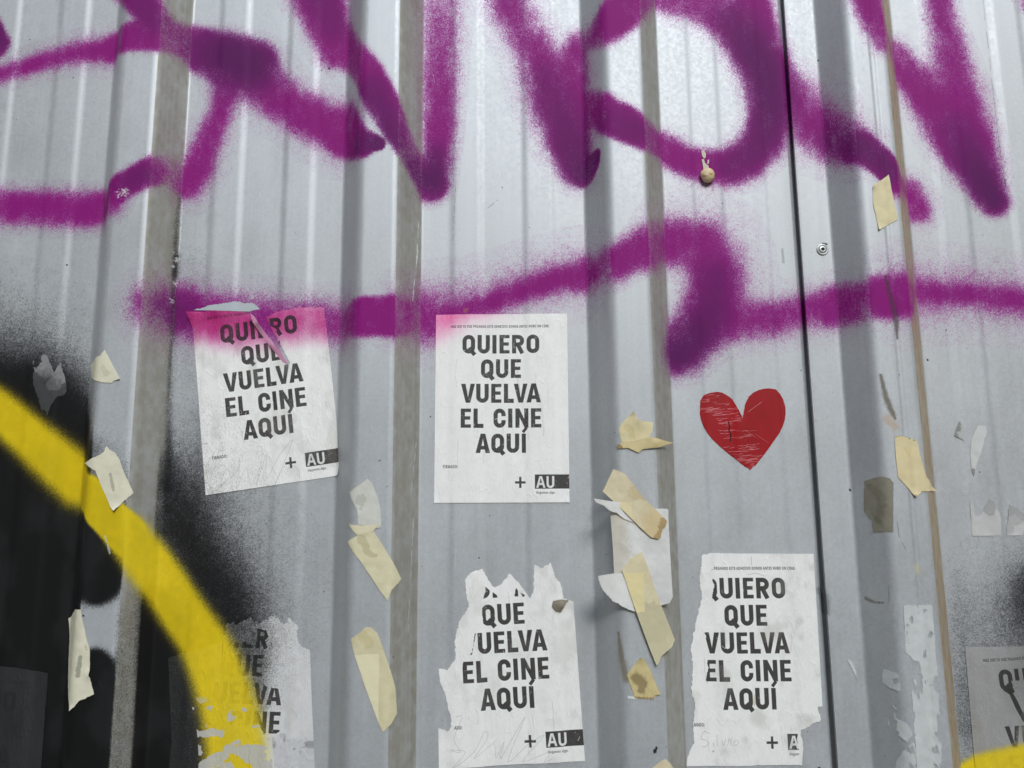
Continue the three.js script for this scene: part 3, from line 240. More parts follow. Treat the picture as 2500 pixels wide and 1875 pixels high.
// ---------------------------------------------------------------- marks on the metal
const specks = [];
{
  const r = rng(5);
  for (let i = 0; i < 900; i++) specks.push([mix(-300, 1400, r()), mix(-400, 740, r()), 0.25 + 0.55 * r() * r(), 0.25 + 0.5 * r(), r()]);
  for (const [s, y, q] of [[936.7,520.6,3],[280.7,518.2,2],[290,520.5,4],[224.9,456.6,2.5],[-36.8,279.1,3],[935,15.1,4],[693.1,-241.4,6],[694.6,-238.8,4],[1064.4,157.9,3.5],[1088.3,191.6,2.5],[957.9,-100.7,2],[863.4,-57.8,2],[643.7,-50.4,2],[1000.1,136.6,2],[1108.3,33.4,2],[892.2,148.2,2],[399.5,-150.7,2],[446.5,100,2],[500.2,-53.6,2],[301.7,-87.7,2],[-105.8,562.8,2],[-48.3,511.2,2],[527.9,367.7,2],[417.9,357.6,2],[644.6,351,1.5],[-49.3,140.6,5],[-96.8,146.3,6],[-69.8,148.7,8],[-61.1,156.6,6],[883,-268.9,6],[814.5,345,2],[1155.6,386.8,2],[990.1,223.9,2],[837.8,191.1,2],[45.8,-106.6,3]]) specks.push([s, y, q * 0.36, 0.95, 0.5]);
}
const speckGrid = new Map();
for (const p of specks) { const k = Math.floor(p[0] / 8) + ',' + Math.floor(p[1] / 8); for (let a = -1; a < 2; a++) for (let b = -1; b < 2; b++) { const q = (Math.floor(p[0] / 8) + a) + ',' + (Math.floor(p[1] / 8) + b); if (!speckGrid.has(q)) speckGrid.set(q, []); speckGrid.get(q).push(p); } }
// scratches and chips: polylines [points, width mm, strength, tone]
const scratches = [
  [[[429.7,292.8],[424.7,263.8],[421.7,230.1]], 0.9, 0.85, 235], [[[429.7,71.2],[426.9,49.2],[422.3,13.1]], 0.7, 0.6, 230], [[[427.7,1.6],[424.7,-52.9],[419.9,-137.9]], 0.7, 0.6, 225],
  [[[475.6,-45],[473.8,-67.8]], 0.8, 0.35, 225], [[[499.5,-43.4],[498.1,-59.2]], 0.5, 0.25, 215], [[[446.2,-18.2],[441.5,-95.4]], 0.5, 0.25, 212],
  [[[430,325.8],[426,263.1]], 0.9, 0.85, 238], [[[633.7,566.1],[631.9,549.7]], 0.8, 0.7, 215], [[[474,375.5],[470.7,302.5]], 0.35, 0.5, 90], [[[485.6,381.6],[484.9,332.6]], 0.3, 0.4, 220],
  [[[522.4,352.5],[510.8,342.4]], 0.4, 0.5, 90], [[[556,409.7],[558.8,397.2]], 0.6, 0.6, 220], [[[1172.2,600.2],[1171.6,528],[1171.1,449.1],[1172.1,368.2]], 0.4, 0.55, 110], [[[1152.2,325.8],[1150.4,317.8]], 0.4, 0.4, 90],
  [[[983.8,-18.2],[984.3,-31.8],[989.9,-46.3]], 0.7, 0.5, 100], [[[969.4,-82.7],[968.5,-99.5]], 0.6, 0.5, 110], [[[62.1,-26.7],[68.6,-43.8]], 1.8, 0.7, 210], [[[65.1,-168.1],[71.9,-179.5]], 0.4, 0.35, 110],
];
function near(s, y, pts) { let m = 1e9; for (let i = 0; i + 1 < pts.length; i++) { const a = pts[i], b = pts[i + 1], dx = b[0] - a[0], dy = b[1] - a[1], t = clamp(((s - a[0]) * dx + (y - a[1]) * dy) / (dx * dx + dy * dy)); m = Math.min(m, Math.hypot(s - a[0] - dx * t, y - a[1] - dy * t)); } return m; }
for (const q of scratches) q.push(Math.min(...q[0].map((p) => p[0])) - 3, Math.max(...q[0].map((p) => p[0])) + 3, Math.min(...q[0].map((p) => p[1])) - 3, Math.max(...q[0].map((p) => p[1])) + 3);
// soot and rust marks with an outline of their own
const smears = [
  [[[993.9,245.2,1.7],[995.1,238.3,2.1],[996.4,231.4,2.6],[997.6,224.4,3],[998.9,217.2,3.4],[1000.1,209.7,3.8],[1001.1,201.9,3.7],[1001.5,193.5,3.1],[1001.5,184.8,2.1],[1001.5,176,1.1]], [70, 66, 58], 0.62], [[[980.2,136,1.9],[981,128.6,2.4],[981.7,121.2,3],[982.8,114.3,3.4],[984.6,107.6,3.4],[986.6,101.3,3.3],[988.4,96.3,3],[989.6,93.1,2.6],[990.4,91.1,2],[991.3,89.1,1.5]], [84, 74, 58], 0.62],
  [[[982.5,89.2,5.6],[985.2,86.2,5.4],[987.9,83.2,5.1],[990.5,80.2,4.9]], [190, 160, 130], 0.5], [[[658.6,-128.6,1.9],[659.4,-135.5,2.7],[660.2,-142.4,3.5],[661.4,-149.5,4.1],[663.2,-157.2,4.4],[664.7,-165.4,4.4],[666.3,-173.5,4.5]], [112, 104, 84], 0.7], [[[1000.4,-64,4.9],[1001,-66.6,4.5],[1001.6,-69.1,4.1]], [196, 186, 150], 0.5],
  [[[943.6,-98.3,2.2],[946.9,-99.4,2.1],[950.3,-100.5,1.9],[953.5,-101.2,1.7],[956.5,-101.3,1.4],[959.5,-101,1.2],[962.5,-100.7,0.9]], [112, 110, 100], 0.7], [[[926.2,293.9,1.5],[928.1,293.7,1.4],[930,293.4,1.3]], [60, 60, 60], 0.8], [[[1173.2,369.2,0.9],[1173.3,365.6,0.8],[1173.4,362,0.7]], [70, 70, 70], 0.7],
  [[[484.8,220.5,2.6],[486.2,221,2.1],[487.7,221.5,1.5]], [170, 120, 90], 0.6], [[[380.1,49.8,0.9],[380.8,50,0.8],[381.5,50.1,0.7]], [90, 90, 90], 0.7],
  [[[880.2,289.5,1.3],[880.3,284.2,1.5],[880.5,278.9,1.7],[880.7,273.6,1.9]], [150, 152, 150], 0.5], [[[896.8,-90,3.7],[897.8,-93.4,4.2],[898.9,-96.8,4.7],[899.6,-100.4,4.9],[900.1,-104.3,4.7],[900.3,-108.3,4.2],[900.5,-112.4,3.7]], [92, 92, 90], 0.7],
];
for (const q of smears) { q.push(Math.min(...q[0].map((p) => p[0])) - 9, Math.max(...q[0].map((p) => p[0])) + 9, Math.min(...q[0].map((p) => p[1])) - 9, Math.max(...q[0].map((p) => p[1])) + 9); }
const chipSpots = [...[[53.3,353,11],[49.7,351.1,9],[57,354,9]], ...[[118.2,290,6],[120.7,283.7,7],[117.1,275.8,5],[120.5,254.9,6],[117.8,234.7,6]]];
function metal(s, y, c) {             // bare sheet: grain, streaks, dirt; returns roughness
  const [k, sec, t] = section(s);
  const grain = hash(Math.floor(s / 0.8), Math.floor(y / 0.8)) - 0.5, mott = vn(s / 2.6, y / 2.6) - 0.5, blot = fbm(s / 34, y / 60, 4) - 0.5, streak = vn(s / 2.2, y / 190) - 0.5, streak2 = vn(s / 9, y / 330 + 7) - 0.5;
  let v = 197 + 9 * grain + 8 * mott + 14 * blot + 3 * streak + 4 * streak2;
  c[0] = v - 3; c[1] = v; c[2] = v + 2;
  if (sec === 3) { // tan dust in vertical runs, toned darker to paint in flank shade
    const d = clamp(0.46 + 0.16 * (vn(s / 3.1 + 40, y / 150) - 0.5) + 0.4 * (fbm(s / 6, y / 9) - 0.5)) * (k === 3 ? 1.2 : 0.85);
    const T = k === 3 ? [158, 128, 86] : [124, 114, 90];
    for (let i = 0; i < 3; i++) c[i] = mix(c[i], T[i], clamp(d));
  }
  const list = speckGrid.get(Math.floor(s / 8) + ',' + Math.floor(y / 8));
  if (list) for (const [ps, py, r, a, e] of list) { const d = Math.hypot((s - ps) * (1 + 0.4 * e), y - py) / r + 0.5 * (vn(s / 0.9, y / 0.9) - 0.5); const q = sst(1.15, 0.8, d) * a; if (q > 0) for (let i = 0; i < 3; i++) c[i] = mix(c[i], 46, q); }
  return 0.58 + 0.1 * blot + 0.1 * mott + 0.06 * grain;
}
function marks(s, y, c) {              // marks that lie over paint as well
  let m = 0;
  for (const q of scratches) if (s > q[4] && s < q[5] && y > q[6] && y < q[7]) { const d = near(s, y, q[0]); const a = sst(q[1], q[1] * 0.4, d + 0.7 * q[1] * (fbm(s / 1.5, y / 5) - 0.35)) * q[2] * (vn(s / 2 + 5, y / 7) > 0.36 ? 1 : 0.15); if (a > 0) { for (let i = 0; i < 3; i++) c[i] = mix(c[i], q[3], a); m = Math.max(m, a); } }
  for (const q of smears) if (s > q[3] && s < q[4] && y > q[5] && y < q[6]) { let D = 0; for (let n = 0; n + 1 < q[0].length; n++) { const A = q[0][n], B = q[0][n + 1], dx = B[0] - A[0], dy = B[1] - A[1], t = clamp(((s - A[0]) * dx + (y - A[1]) * dy) / (dx * dx + dy * dy || 1)); D = Math.max(D, Math.exp(-Math.pow(Math.hypot(s - A[0] - dx * t, y - A[1] - dy * t) / mix(A[2], B[2], t), 2))); } const a = sst(0.05, 1.05, D + 0.5 * (fbm(s / 3, y / 4) - 0.5) + 0.16 * (hash(Math.floor(s / 0.7), Math.floor(y / 0.7)) - 0.5)) * q[2]; if (a > 0) { for (let i = 0; i < 3; i++) c[i] = mix(c[i], q[1][i], a); m = Math.max(m, a); } }
  for (const [ps, py, r] of chipSpots) { const d = Math.hypot(s - ps, y - py); if (d < r) { const a = 0.8 * sst(0.36, 0.6, fbm(s / 1.7 + 70, y / 1.7, 3) * (1.3 - d / r)); if (a > 0) { c[0] = mix(c[0], 205, a); c[1] = mix(c[1], 205, a); c[2] = mix(c[2], 200, a); m = Math.max(m, a); } } }
  return m;
}
function sheetMaterial(s0, s1, y0, y1, w, h, name) {
  const col = new Uint8Array(w * h * 4), orm = new Uint8Array(w * h * 4), c = [0, 0, 0];
  for (let j = 0; j < h; j++) for (let i = 0; i < w; i++) {
    const s = mix(s0, s1, (i + 0.5) / w), y = mix(y0, y1, (j + 0.5) / h), o = (j * w + i) * 4;
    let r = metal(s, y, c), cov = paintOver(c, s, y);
    cov = Math.max(cov * 0.96, marks(s, y, c));
    col[o] = clamp(c[0], 0, 255); col[o + 1] = clamp(c[1], 0, 255); col[o + 2] = clamp(c[2], 0, 255); col[o + 3] = 255;
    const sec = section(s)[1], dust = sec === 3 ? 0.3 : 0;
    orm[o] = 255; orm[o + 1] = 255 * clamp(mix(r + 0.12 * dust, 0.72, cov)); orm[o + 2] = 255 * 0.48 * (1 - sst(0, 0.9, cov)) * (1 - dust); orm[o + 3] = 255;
  }
  const tex = (d, srgb) => { const t = new THREE.DataTexture(d, w, h, THREE.RGBAFormat); t.magFilter = THREE.LinearFilter; t.minFilter = THREE.LinearFilter; if (srgb) t.colorSpace = THREE.SRGBColorSpace; t.repeat.set(1 / (s1 - s0), 1 / (y1 - y0)); t.offset.set(-s0 / (s1 - s0), -y0 / (y1 - y0)); t.wrapS = t.wrapT = THREE.ClampToEdgeWrapping; t.needsUpdate = true; return t; };
  const o = tex(orm, false), m = new THREE.MeshPhysicalMaterial({ map: tex(col, true), roughnessMap: o, metalnessMap: o, roughness: 1, metalness: 1, specularIntensity: 0.5, side: THREE.DoubleSide });
  m.name = name; return m;
}

// ---------------------------------------------------------------- ground, street and the unseen houses added around it
const BASE = -1500, TOP = 1150;
function plain(seed, rgb, amp, rough, scale = 256, size = 1) {
  const d = new Uint8Array(scale * scale * 4);
  for (let j = 0; j < scale; j++) for (let i = 0; i < scale; i++) { const n = 0.5 * (fbm(i / 30 + seed, j / 30) - 0.5) + 0.5 * (hash(i + seed, j) - 0.5), o = (j * scale + i) * 4; for (let q = 0; q < 3; q++) d[o + q] = clamp(rgb[q] + amp * n, 0, 255); d[o + 3] = 255; }
  const t = new THREE.DataTexture(d, scale, scale); t.colorSpace = THREE.SRGBColorSpace; t.magFilter = THREE.LinearFilter; t.wrapS = t.wrapT = THREE.RepeatWrapping; t.repeat.set(1 / size, 1 / size); t.needsUpdate = true;
  return new THREE.MeshStandardMaterial({ map: t, roughness: rough });
}
function box(w, h, d, x, y, z) { const g = new THREE.BoxGeometry(w, h, d); g.translate(x, y, z); return g; }
{
  const g = new THREE.PlaneGeometry(300, 300); g.rotateX(-Math.PI / 2); g.attributes.uv.array.forEach((v, i, a) => { a[i] = v * 300; });
  shade(add(new THREE.Mesh(g, plain(1, [108, 106, 102], 40, 0.95)), 'ground', 'grey asphalt street surface in front of the fence', 'ground', null, 'structure'));
  const pav = new THREE.Mesh(box(60, 0.12, 2.4, 0, 0.06, 1.15), plain(2, [142, 138, 130], 30, 0.9));
  shade(add(pav, 'pavement', 'pale concrete pavement along the foot of the fence', 'pavement', null, 'structure'));
  const house = new THREE.Group(), wall = plain(3, [186, 164, 130], 18, 0.95), trim = plain(4, [205, 198, 184], 12, 0.8), glass = new THREE.MeshStandardMaterial({ color: 0x2a3036, roughness: 0.12 });  // unseen house opposite, added for its warm reflection in the sheets
  const part = (geo, m, n) => { const q = new THREE.Mesh(geo, m); q.name = n; house.add(q); return q; };
  part(box(44, 7.2, 0.5, 0, 3.6, 11.2), wall, 'wall'); part(box(44.6, 0.4, 0.9, 0, 7.4, 11.05), trim, 'cornice');
  for (let f = 0; f < 2; f++) for (let i = 0; i < 12; i++) { const x = -19.8 + i * 3.6, y = 1.9 + f * 3.2; const w = part(box(1.1, 1.6, 0.06, x, y, 10.93), trim, 'window'); const p = new THREE.Mesh(box(0.9, 1.4, 0.05, x, y, 10.9), glass); p.name = 'pane'; w.add(p); }
  // unseen side houses, added to block side sky and darken the rib flanks
  const addedSideHouse = (x0, x1, h, m, label) => {
    const q = new THREE.Group(), put = (geo, mat, n, par = q) => { const e = new THREE.Mesh(geo, mat); e.name = n; par.add(e); return e; }, w = x1 - x0, cx = (x0 + x1) / 2, inner = Math.abs(x0) < Math.abs(x1) ? x0 : x1, dir = inner > 0 ? -1 : 1;
    put(box(w, h, 7, cx, h / 2, 3.6), m, 'wall'); put(box(w + 0.5, 0.3, 7.5, cx, h + 0.15, 3.6), trim, 'cornice');
    for (const z of [2.2, 5]) for (const y of [2.2, 5]) if (y + 1 < h) { const f = put(box(0.06, 1.5, 1, inner + dir * 0.03, y, z), trim, 'window'); put(box(0.05, 1.3, 0.8, inner + dir * 0.06, y, z), glass, 'pane', f); }
    shade(add(q, 'added_side_house', label, 'house'));
  };
  addedSideHouse(-9, -2.3, 8, plain(5, [92, 88, 84], 22, 0.95), 'unseen dark grey house added to darken the left flanks at the black-sprayed end of the fence');
  addedSideHouse(4.2, 10, 6.4, plain(6, [150, 128, 96], 22, 0.95), 'unseen tan house added to darken the right flanks at the far end of the fence');
  shade(add(house, 'added_street_house', 'unseen long tan plaster house added across the street for its reflection in the fence', 'house'));
}

// ---------------------------------------------------------------- corrugated sheets of the fence
const DY0 = -345, DY1 = 690;
function sheet(Xa, Xb, prof, o) {
  const sa = X2S(Xa), sb = X2S(Xb), cols = [];
  const edge = look(prof, sa), inside = prof.filter((p) => p[2] > sa + 0.3 && p[2] < sb - 0.3);
  if (o.hem) cols.push([edge[0] + 14, edge[1] - 1.6, sa], [edge[0] + 0.6, edge[1] - 1.6, sa], [edge[0], edge[1] - 0.9, sa], [edge[0] + 0.1, edge[1] - 0.2, sa], [edge[0] + 0.7, edge[1], sa + 0.6]);
  else cols.push([edge[0], edge[1], sa]);
  let last = sa;
  for (const p of [...inside, [...look(prof, sb).slice(0, 2), sb]]) { const n = Math.floor((p[2] - last) / 12); for (let i = 1; i <= n; i++) { const s = mix(last, p[2], i / (n + 1)), q = look(prof, s); cols.push([q[0], q[1], s]); } cols.push([p[0], p[1], p[2]]); last = p[2]; }
  const rows = []; for (let y = BASE; y < DY0 - 1; y += 105) rows.push(y); for (let y = DY0; y <= DY1 + 1; y += 1035 / 46) rows.push(y); for (let y = DY1 + 60; y <= TOP; y += 80) rows.push(y);
  const pos = [], uv = [], fine = [], rest = [];
  for (const y of rows) for (const [x, z, s] of cols) { pos.push(...world(x, y, z + o.lift + wave(s, y) + (o.bend ? o.bend(x, y) : 0))); uv.push(s, y); }
  const n = cols.length;
  for (let j = 0; j < rows.length - 1; j++) for (let i = 0; i < n - 1; i++) {
    const a = j * n + i, q = [a, a + 1, a + n + 1, a, a + n + 1, a + n];
    (rows[j] >= DY0 - 1 && rows[j + 1] <= DY1 + 2 && cols[i][2] >= o.fine[0] && cols[i + 1][2] <= o.fine[1] ? fine : rest).push(...q);
  }
  const g = new THREE.BufferGeometry();
  g.setAttribute('position', new THREE.Float32BufferAttribute(pos, 3)); g.setAttribute('uv', new THREE.Float32BufferAttribute(uv, 2));
  g.setIndex([...fine, ...rest]); g.addGroup(0, fine.length, 0); g.addGroup(fine.length, rest.length, 1); g.computeVertexNormals();
  return shade(new THREE.Mesh(g, [o.detail, o.coarse]));
}
{
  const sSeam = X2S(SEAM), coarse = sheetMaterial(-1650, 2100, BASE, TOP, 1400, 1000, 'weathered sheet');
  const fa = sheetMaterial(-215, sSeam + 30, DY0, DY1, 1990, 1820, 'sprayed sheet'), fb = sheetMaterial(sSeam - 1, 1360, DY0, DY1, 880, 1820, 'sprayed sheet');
  const bend = (x, y) => -sst(SEAM - 9, SEAM + 14, x) * (25 - 14 * clamp((y + 300) / 900)) - 10 * sst(SEAM + 10, SEAM + 50, x);
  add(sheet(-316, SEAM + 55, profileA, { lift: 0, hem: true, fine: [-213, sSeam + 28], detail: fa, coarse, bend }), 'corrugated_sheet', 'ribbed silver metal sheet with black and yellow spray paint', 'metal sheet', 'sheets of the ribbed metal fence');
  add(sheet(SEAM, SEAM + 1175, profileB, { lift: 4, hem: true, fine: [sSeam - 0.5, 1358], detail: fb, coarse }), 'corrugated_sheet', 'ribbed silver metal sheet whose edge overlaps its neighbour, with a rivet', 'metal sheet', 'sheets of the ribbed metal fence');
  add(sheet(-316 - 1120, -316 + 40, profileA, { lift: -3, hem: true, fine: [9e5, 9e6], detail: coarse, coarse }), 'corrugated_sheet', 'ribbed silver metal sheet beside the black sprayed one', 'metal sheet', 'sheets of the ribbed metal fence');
}

// ---------------------------------------------------------------- things stuck to the sheets
function ragged(poly, step, seed) {     // [s, y, roughness] -> dense outline
  const out = [];
  for (let i = 0; i < poly.length; i++) {
    const a = poly[i], b = poly[(i + 1) % poly.length], L = Math.hypot(b[0] - a[0], b[1] - a[1]), n = Math.max(1, Math.round(L / step)), amp = a[2] ?? 0;
    for (let j = 0; j < n; j++) {
      const t = j / n, x = mix(a[0], b[0], t), y = mix(a[1], b[1], t), e = amp * Math.min(1, 4 * t * (1 - t) * 2 + 0.2), d = e * 2 * (0.6 * (vn(x * 0.35 + seed, y * 0.35) - 0.5) + 0.55 * (vn(x * 1.1, y * 1.1 + seed) - 0.5));
      out.push([x - (b[1] - a[1]) / L * d, y + (b[0] - a[0]) / L * d]);
    }
  }
  return out;
}
// a thin flexible piece: outline in sheet coordinates, lying h mm off the sheet; lift adds to h; place maps (s, y, h) to the world
function piece(poly, o) {
  const out = ragged(poly, o.step ?? 1.2, o.seed ?? 1), shape = new THREE.Shape(out.map((p) => new THREE.Vector2(p[0], p[1])));
  let g = new THREE.ShapeGeometry(shape); g.deleteAttribute('normal'); g.deleteAttribute('uv');
  g = new TessellateModifier(o.cell ?? 5, 14).modify(g.toNonIndexed()); g = mergeVertices(g, 1e-3);
  const p = g.attributes.position, place = o.place ?? onSheet, hh = (s, y) => (o.h ?? 0.35) + (o.lift ? o.lift(s, y) : 0);
  const pos = [], uv = [], idx = Array.from(g.index.array);
  const UV = (s, y) => o.uv(s, y);
  for (let i = 0; i < p.count; i++) { const s = p.getX(i), y = p.getY(i); pos.push(...place(s, y, hh(s, y))); uv.push(...UV(s, y)); }
  const front = new THREE.BufferGeometry(); front.setAttribute('position', new THREE.Float32BufferAttribute(pos, 3)); front.setAttribute('uv', new THREE.Float32BufferAttribute(uv, 2)); front.setIndex(idx); front.computeVertexNormals();
  const th = o.thick ?? 0.22, sp = [], su = [], si = [];
  out.forEach(([s, y]) => { sp.push(...place(s, y, hh(s, y)), ...place(s, y, hh(s, y) - th)); const q = UV(s, y); su.push(...q, ...q); });
  for (let i = 0, n = out.length; i < n; i++) { const a = 2 * i, b = 2 * ((i + 1) % n); si.push(a, a + 1, b, b, a + 1, b + 1); }
  const rim = new THREE.BufferGeometry(); rim.setAttribute('position', new THREE.Float32BufferAttribute(sp, 3)); rim.setAttribute('uv', new THREE.Float32BufferAttribute(su, 2)); rim.setIndex(si); rim.computeVertexNormals();
  const mesh = new THREE.Mesh(mergeGeometries([front, rim]), o.material);
  mesh.castShadow = mesh.receiveShadow = true; return mesh;
}
const bump = (list) => (s, y) => { let h = 0; for (const [a, b, r, k] of list) { const d = Math.hypot(s - a, y - b) / r; if (d < 1) h += k * (1 - d) * (1 - d); } return h; };
function bounds(poly) { const xs = poly.map((p) => p[0]), ys = poly.map((p) => p[1]); return [Math.min(...xs) - 2, Math.max(...xs) + 2, Math.min(...ys) - 2, Math.max(...ys) + 2]; }
function canvasTexture(cv, srgb = true) { const t = new THREE.CanvasTexture(cv); if (srgb) t.colorSpace = THREE.SRGBColorSpace; t.magFilter = THREE.LinearFilter; return t; }

// printed stickers, 148 x 210 mm, drawn at Q pixels per mm
const Q = 5, SW = 148, SH = 210;
function glyph(c, ch, x, y, H) {        // condensed bold grotesque, baseline at y; returns the width
  const k = H / 100, t = 21.5 * k, P = (f) => { c.beginPath(); f(); c.stroke(); };
  c.lineWidth = t; c.lineCap = 'butt'; c.lineJoin = 'miter'; c.miterLimit = 6;
  const h = t / 2, L = x + h, top = y - H, W = { Q: 66, U: 65, I: 24, E: 53, R: 64, O: 66, V: 72, L: 51, A: 74, C: 63, N: 68, Í: 24 }[ch] * k, Rr = x + W - h, r = (W - t) / 2;
  const oval = () => { c.moveTo(L, top + h + r); c.arc(L + r, top + h + r, r, Math.PI, 2 * Math.PI); c.lineTo(Rr, y - h - r); c.arc(L + r, y - h - r, r, 0, Math.PI); c.closePath(); };
  if (ch === 'O') P(oval);
  if (ch === 'Q') { P(oval); P(() => { c.moveTo(x + W * 0.52, y - 30 * k); c.lineTo(x + W * 0.98, y + 8 * k); }); }
  if (ch === 'U') P(() => { c.moveTo(L, top); c.lineTo(L, y - h - r); c.arc(L + r, y - h - r, r, Math.PI, 0, true); c.lineTo(Rr, top); });
  if (ch === 'C') P(() => { c.moveTo(Rr, top + h + r + 8 * k); c.lineTo(Rr, top + h + r); c.arc(L + r, top + h + r, r, 0, Math.PI, true); c.lineTo(L, y - h - r); c.arc(L + r, y - h - r, r, Math.PI, 0, true); c.lineTo(Rr, y - h - r - 8 * k); });
  if (ch === 'I' || ch === 'Í') P(() => { c.moveTo(L, top); c.lineTo(L, y); });
  if (ch === 'Í') P(() => { c.lineWidth = 15 * k; c.moveTo(L - 5 * k, top - 7 * k); c.lineTo(L + 15 * k, top - 31 * k); });
  if (ch === 'E') { P(() => { c.moveTo(L, top); c.lineTo(L, y); }); for (const v of [h * 0.82, H / 2 - 1 * k, H - h * 0.82]) P(() => { c.lineWidth = t * 0.82; c.moveTo(L, top + v); c.lineTo(x + W - (v > h && v < H - h ? 4 * k : 0), top + v); }); }
  if (ch === 'L') P(() => { c.moveTo(L, top); c.lineTo(L, y - h * 0.9); c.lineTo(x + W, y - h * 0.9); });
  if (ch === 'R') { const q = 25 * k; P(() => { c.moveTo(L, y); c.lineTo(L, top + h); c.lineTo(Rr - q * 0.8, top + h); c.arc(Rr - q * 0.82, top + h + q * 0.82, q * 0.82, -Math.PI / 2, Math.PI / 2); c.lineTo(L, top + h + 2 * q * 0.82); }); P(() => { c.moveTo(x + W * 0.46, top + 50 * k); c.lineTo(x + W - h * 0.95, y); }); }
  if (ch === 'N') { P(() => { c.moveTo(L, y); c.lineTo(L, top); }); P(() => { c.moveTo(Rr, y); c.lineTo(Rr, top); }); c.beginPath(); c.moveTo(x, top); c.lineTo(x + t * 0.95, top); c.lineTo(x + W, y); c.lineTo(x + W - t * 0.95, y); c.fill(); }
  if (ch === 'V') { c.beginPath(); c.moveTo(x, top); c.lineTo(x + t * 1.06, top); c.lineTo(x + W / 2, y - 26 * k); c.lineTo(x + W - t * 1.06, top); c.lineTo(x + W, top); c.lineTo(x + W / 2 + t * 0.55, y); c.lineTo(x + W / 2 - t * 0.55, y); c.fill(); }
  if (ch === 'A') { c.beginPath(); c.moveTo(x, y); c.lineTo(x + W / 2 - t * 0.55, top); c.lineTo(x + W / 2 + t * 0.55, top); c.lineTo(x + W, y); c.lineTo(x + W - t * 1.06, y); c.lineTo(x + W / 2, top + 26 * k); c.lineTo(x + t * 1.06, y); c.fill(); c.fillRect(x + W * 0.24, y - 37 * k, W * 0.52, 19 * k); }
  return W;
}
function line(c, text, cx, base, H) {
  const k = H / 100, w = (ch) => ch === ' ' ? 26 * k : { Q: 66, U: 65, I: 24, E: 53, R: 64, O: 66, V: 72, L: 51, A: 74, C: 63, N: 68, Í: 24 }[ch] * k;
  const gap = (a, b) => ((a === 'V' && b === 'U') || (a === 'A' && b === 'Q') ? 7 : a === 'L' && b === 'V' ? 1 : a === 'V' && b === 'A' ? -5 : 13.5) * k;
  let tot = 0; for (let i = 0; i < text.length; i++) tot += w(text[i]) + (i ? gap(text[i - 1], text[i]) : 0);
  let x = cx - tot / 2;
  for (let i = 0; i < text.length; i++) { if (i) x += gap(text[i - 1], text[i]); if (text[i] !== ' ') glyph(c, text[i], x, base, H); x += w(text[i]); }
}
function squeezed(c, text, x, base, width, size, font) { c.save(); c.font = (font ?? 'bold ') + size + 'px sans-serif'; const m = c.measureText(text).width; c.translate(x, base); c.scale(width / m, 1); c.fillText(text, 0, 0); c.restore(); }
function print(c, cut) {                // the printed face, millimetres from the top left corner times Q
  const ink = '#3f3c3a'; c.fillStyle = ink; c.strokeStyle = ink;
  squeezed(c, 'HAZ OIR TU VOZ PEGANDO ESTE ADHESIVO DONDE ANTES HUBO UN CINE.', 17 * Q, 15.7 * Q, 111 * Q, 4.4 * Q);
  ['QUIERO', 'QUE', 'VUELVA', 'EL CINE', 'AQUÍ'].forEach((t, i) => line(c, t, 73.2 * Q, (45.1 + i * 27.8) * Q, 21.2 * Q));
  squeezed(c, 'FIRMADO:', 9.3 * Q, 172.8 * Q, 16.6 * Q, 4.7 * Q);
  c.fillRect(88.3 * Q, 187.3 * Q, 11.6 * Q, 2.4 * Q); c.fillRect(92.9 * Q, 182.4 * Q, 2.4 * Q, 12 * Q);
  c.fillRect(110 * Q, 180 * Q, 38 * Q, 15.4 * Q);
  c.fillStyle = '#ecebe8'; squeezed(c, 'AU', 111.4 * Q, 194.4 * Q, 21 * Q, 17.6 * Q);
  c.fillStyle = '#5c5a58'; squeezed(c, 'Hagamos algo.', 111.2 * Q, 200.8 * Q, 21 * Q, 3.7 * Q, 'bold ');
}
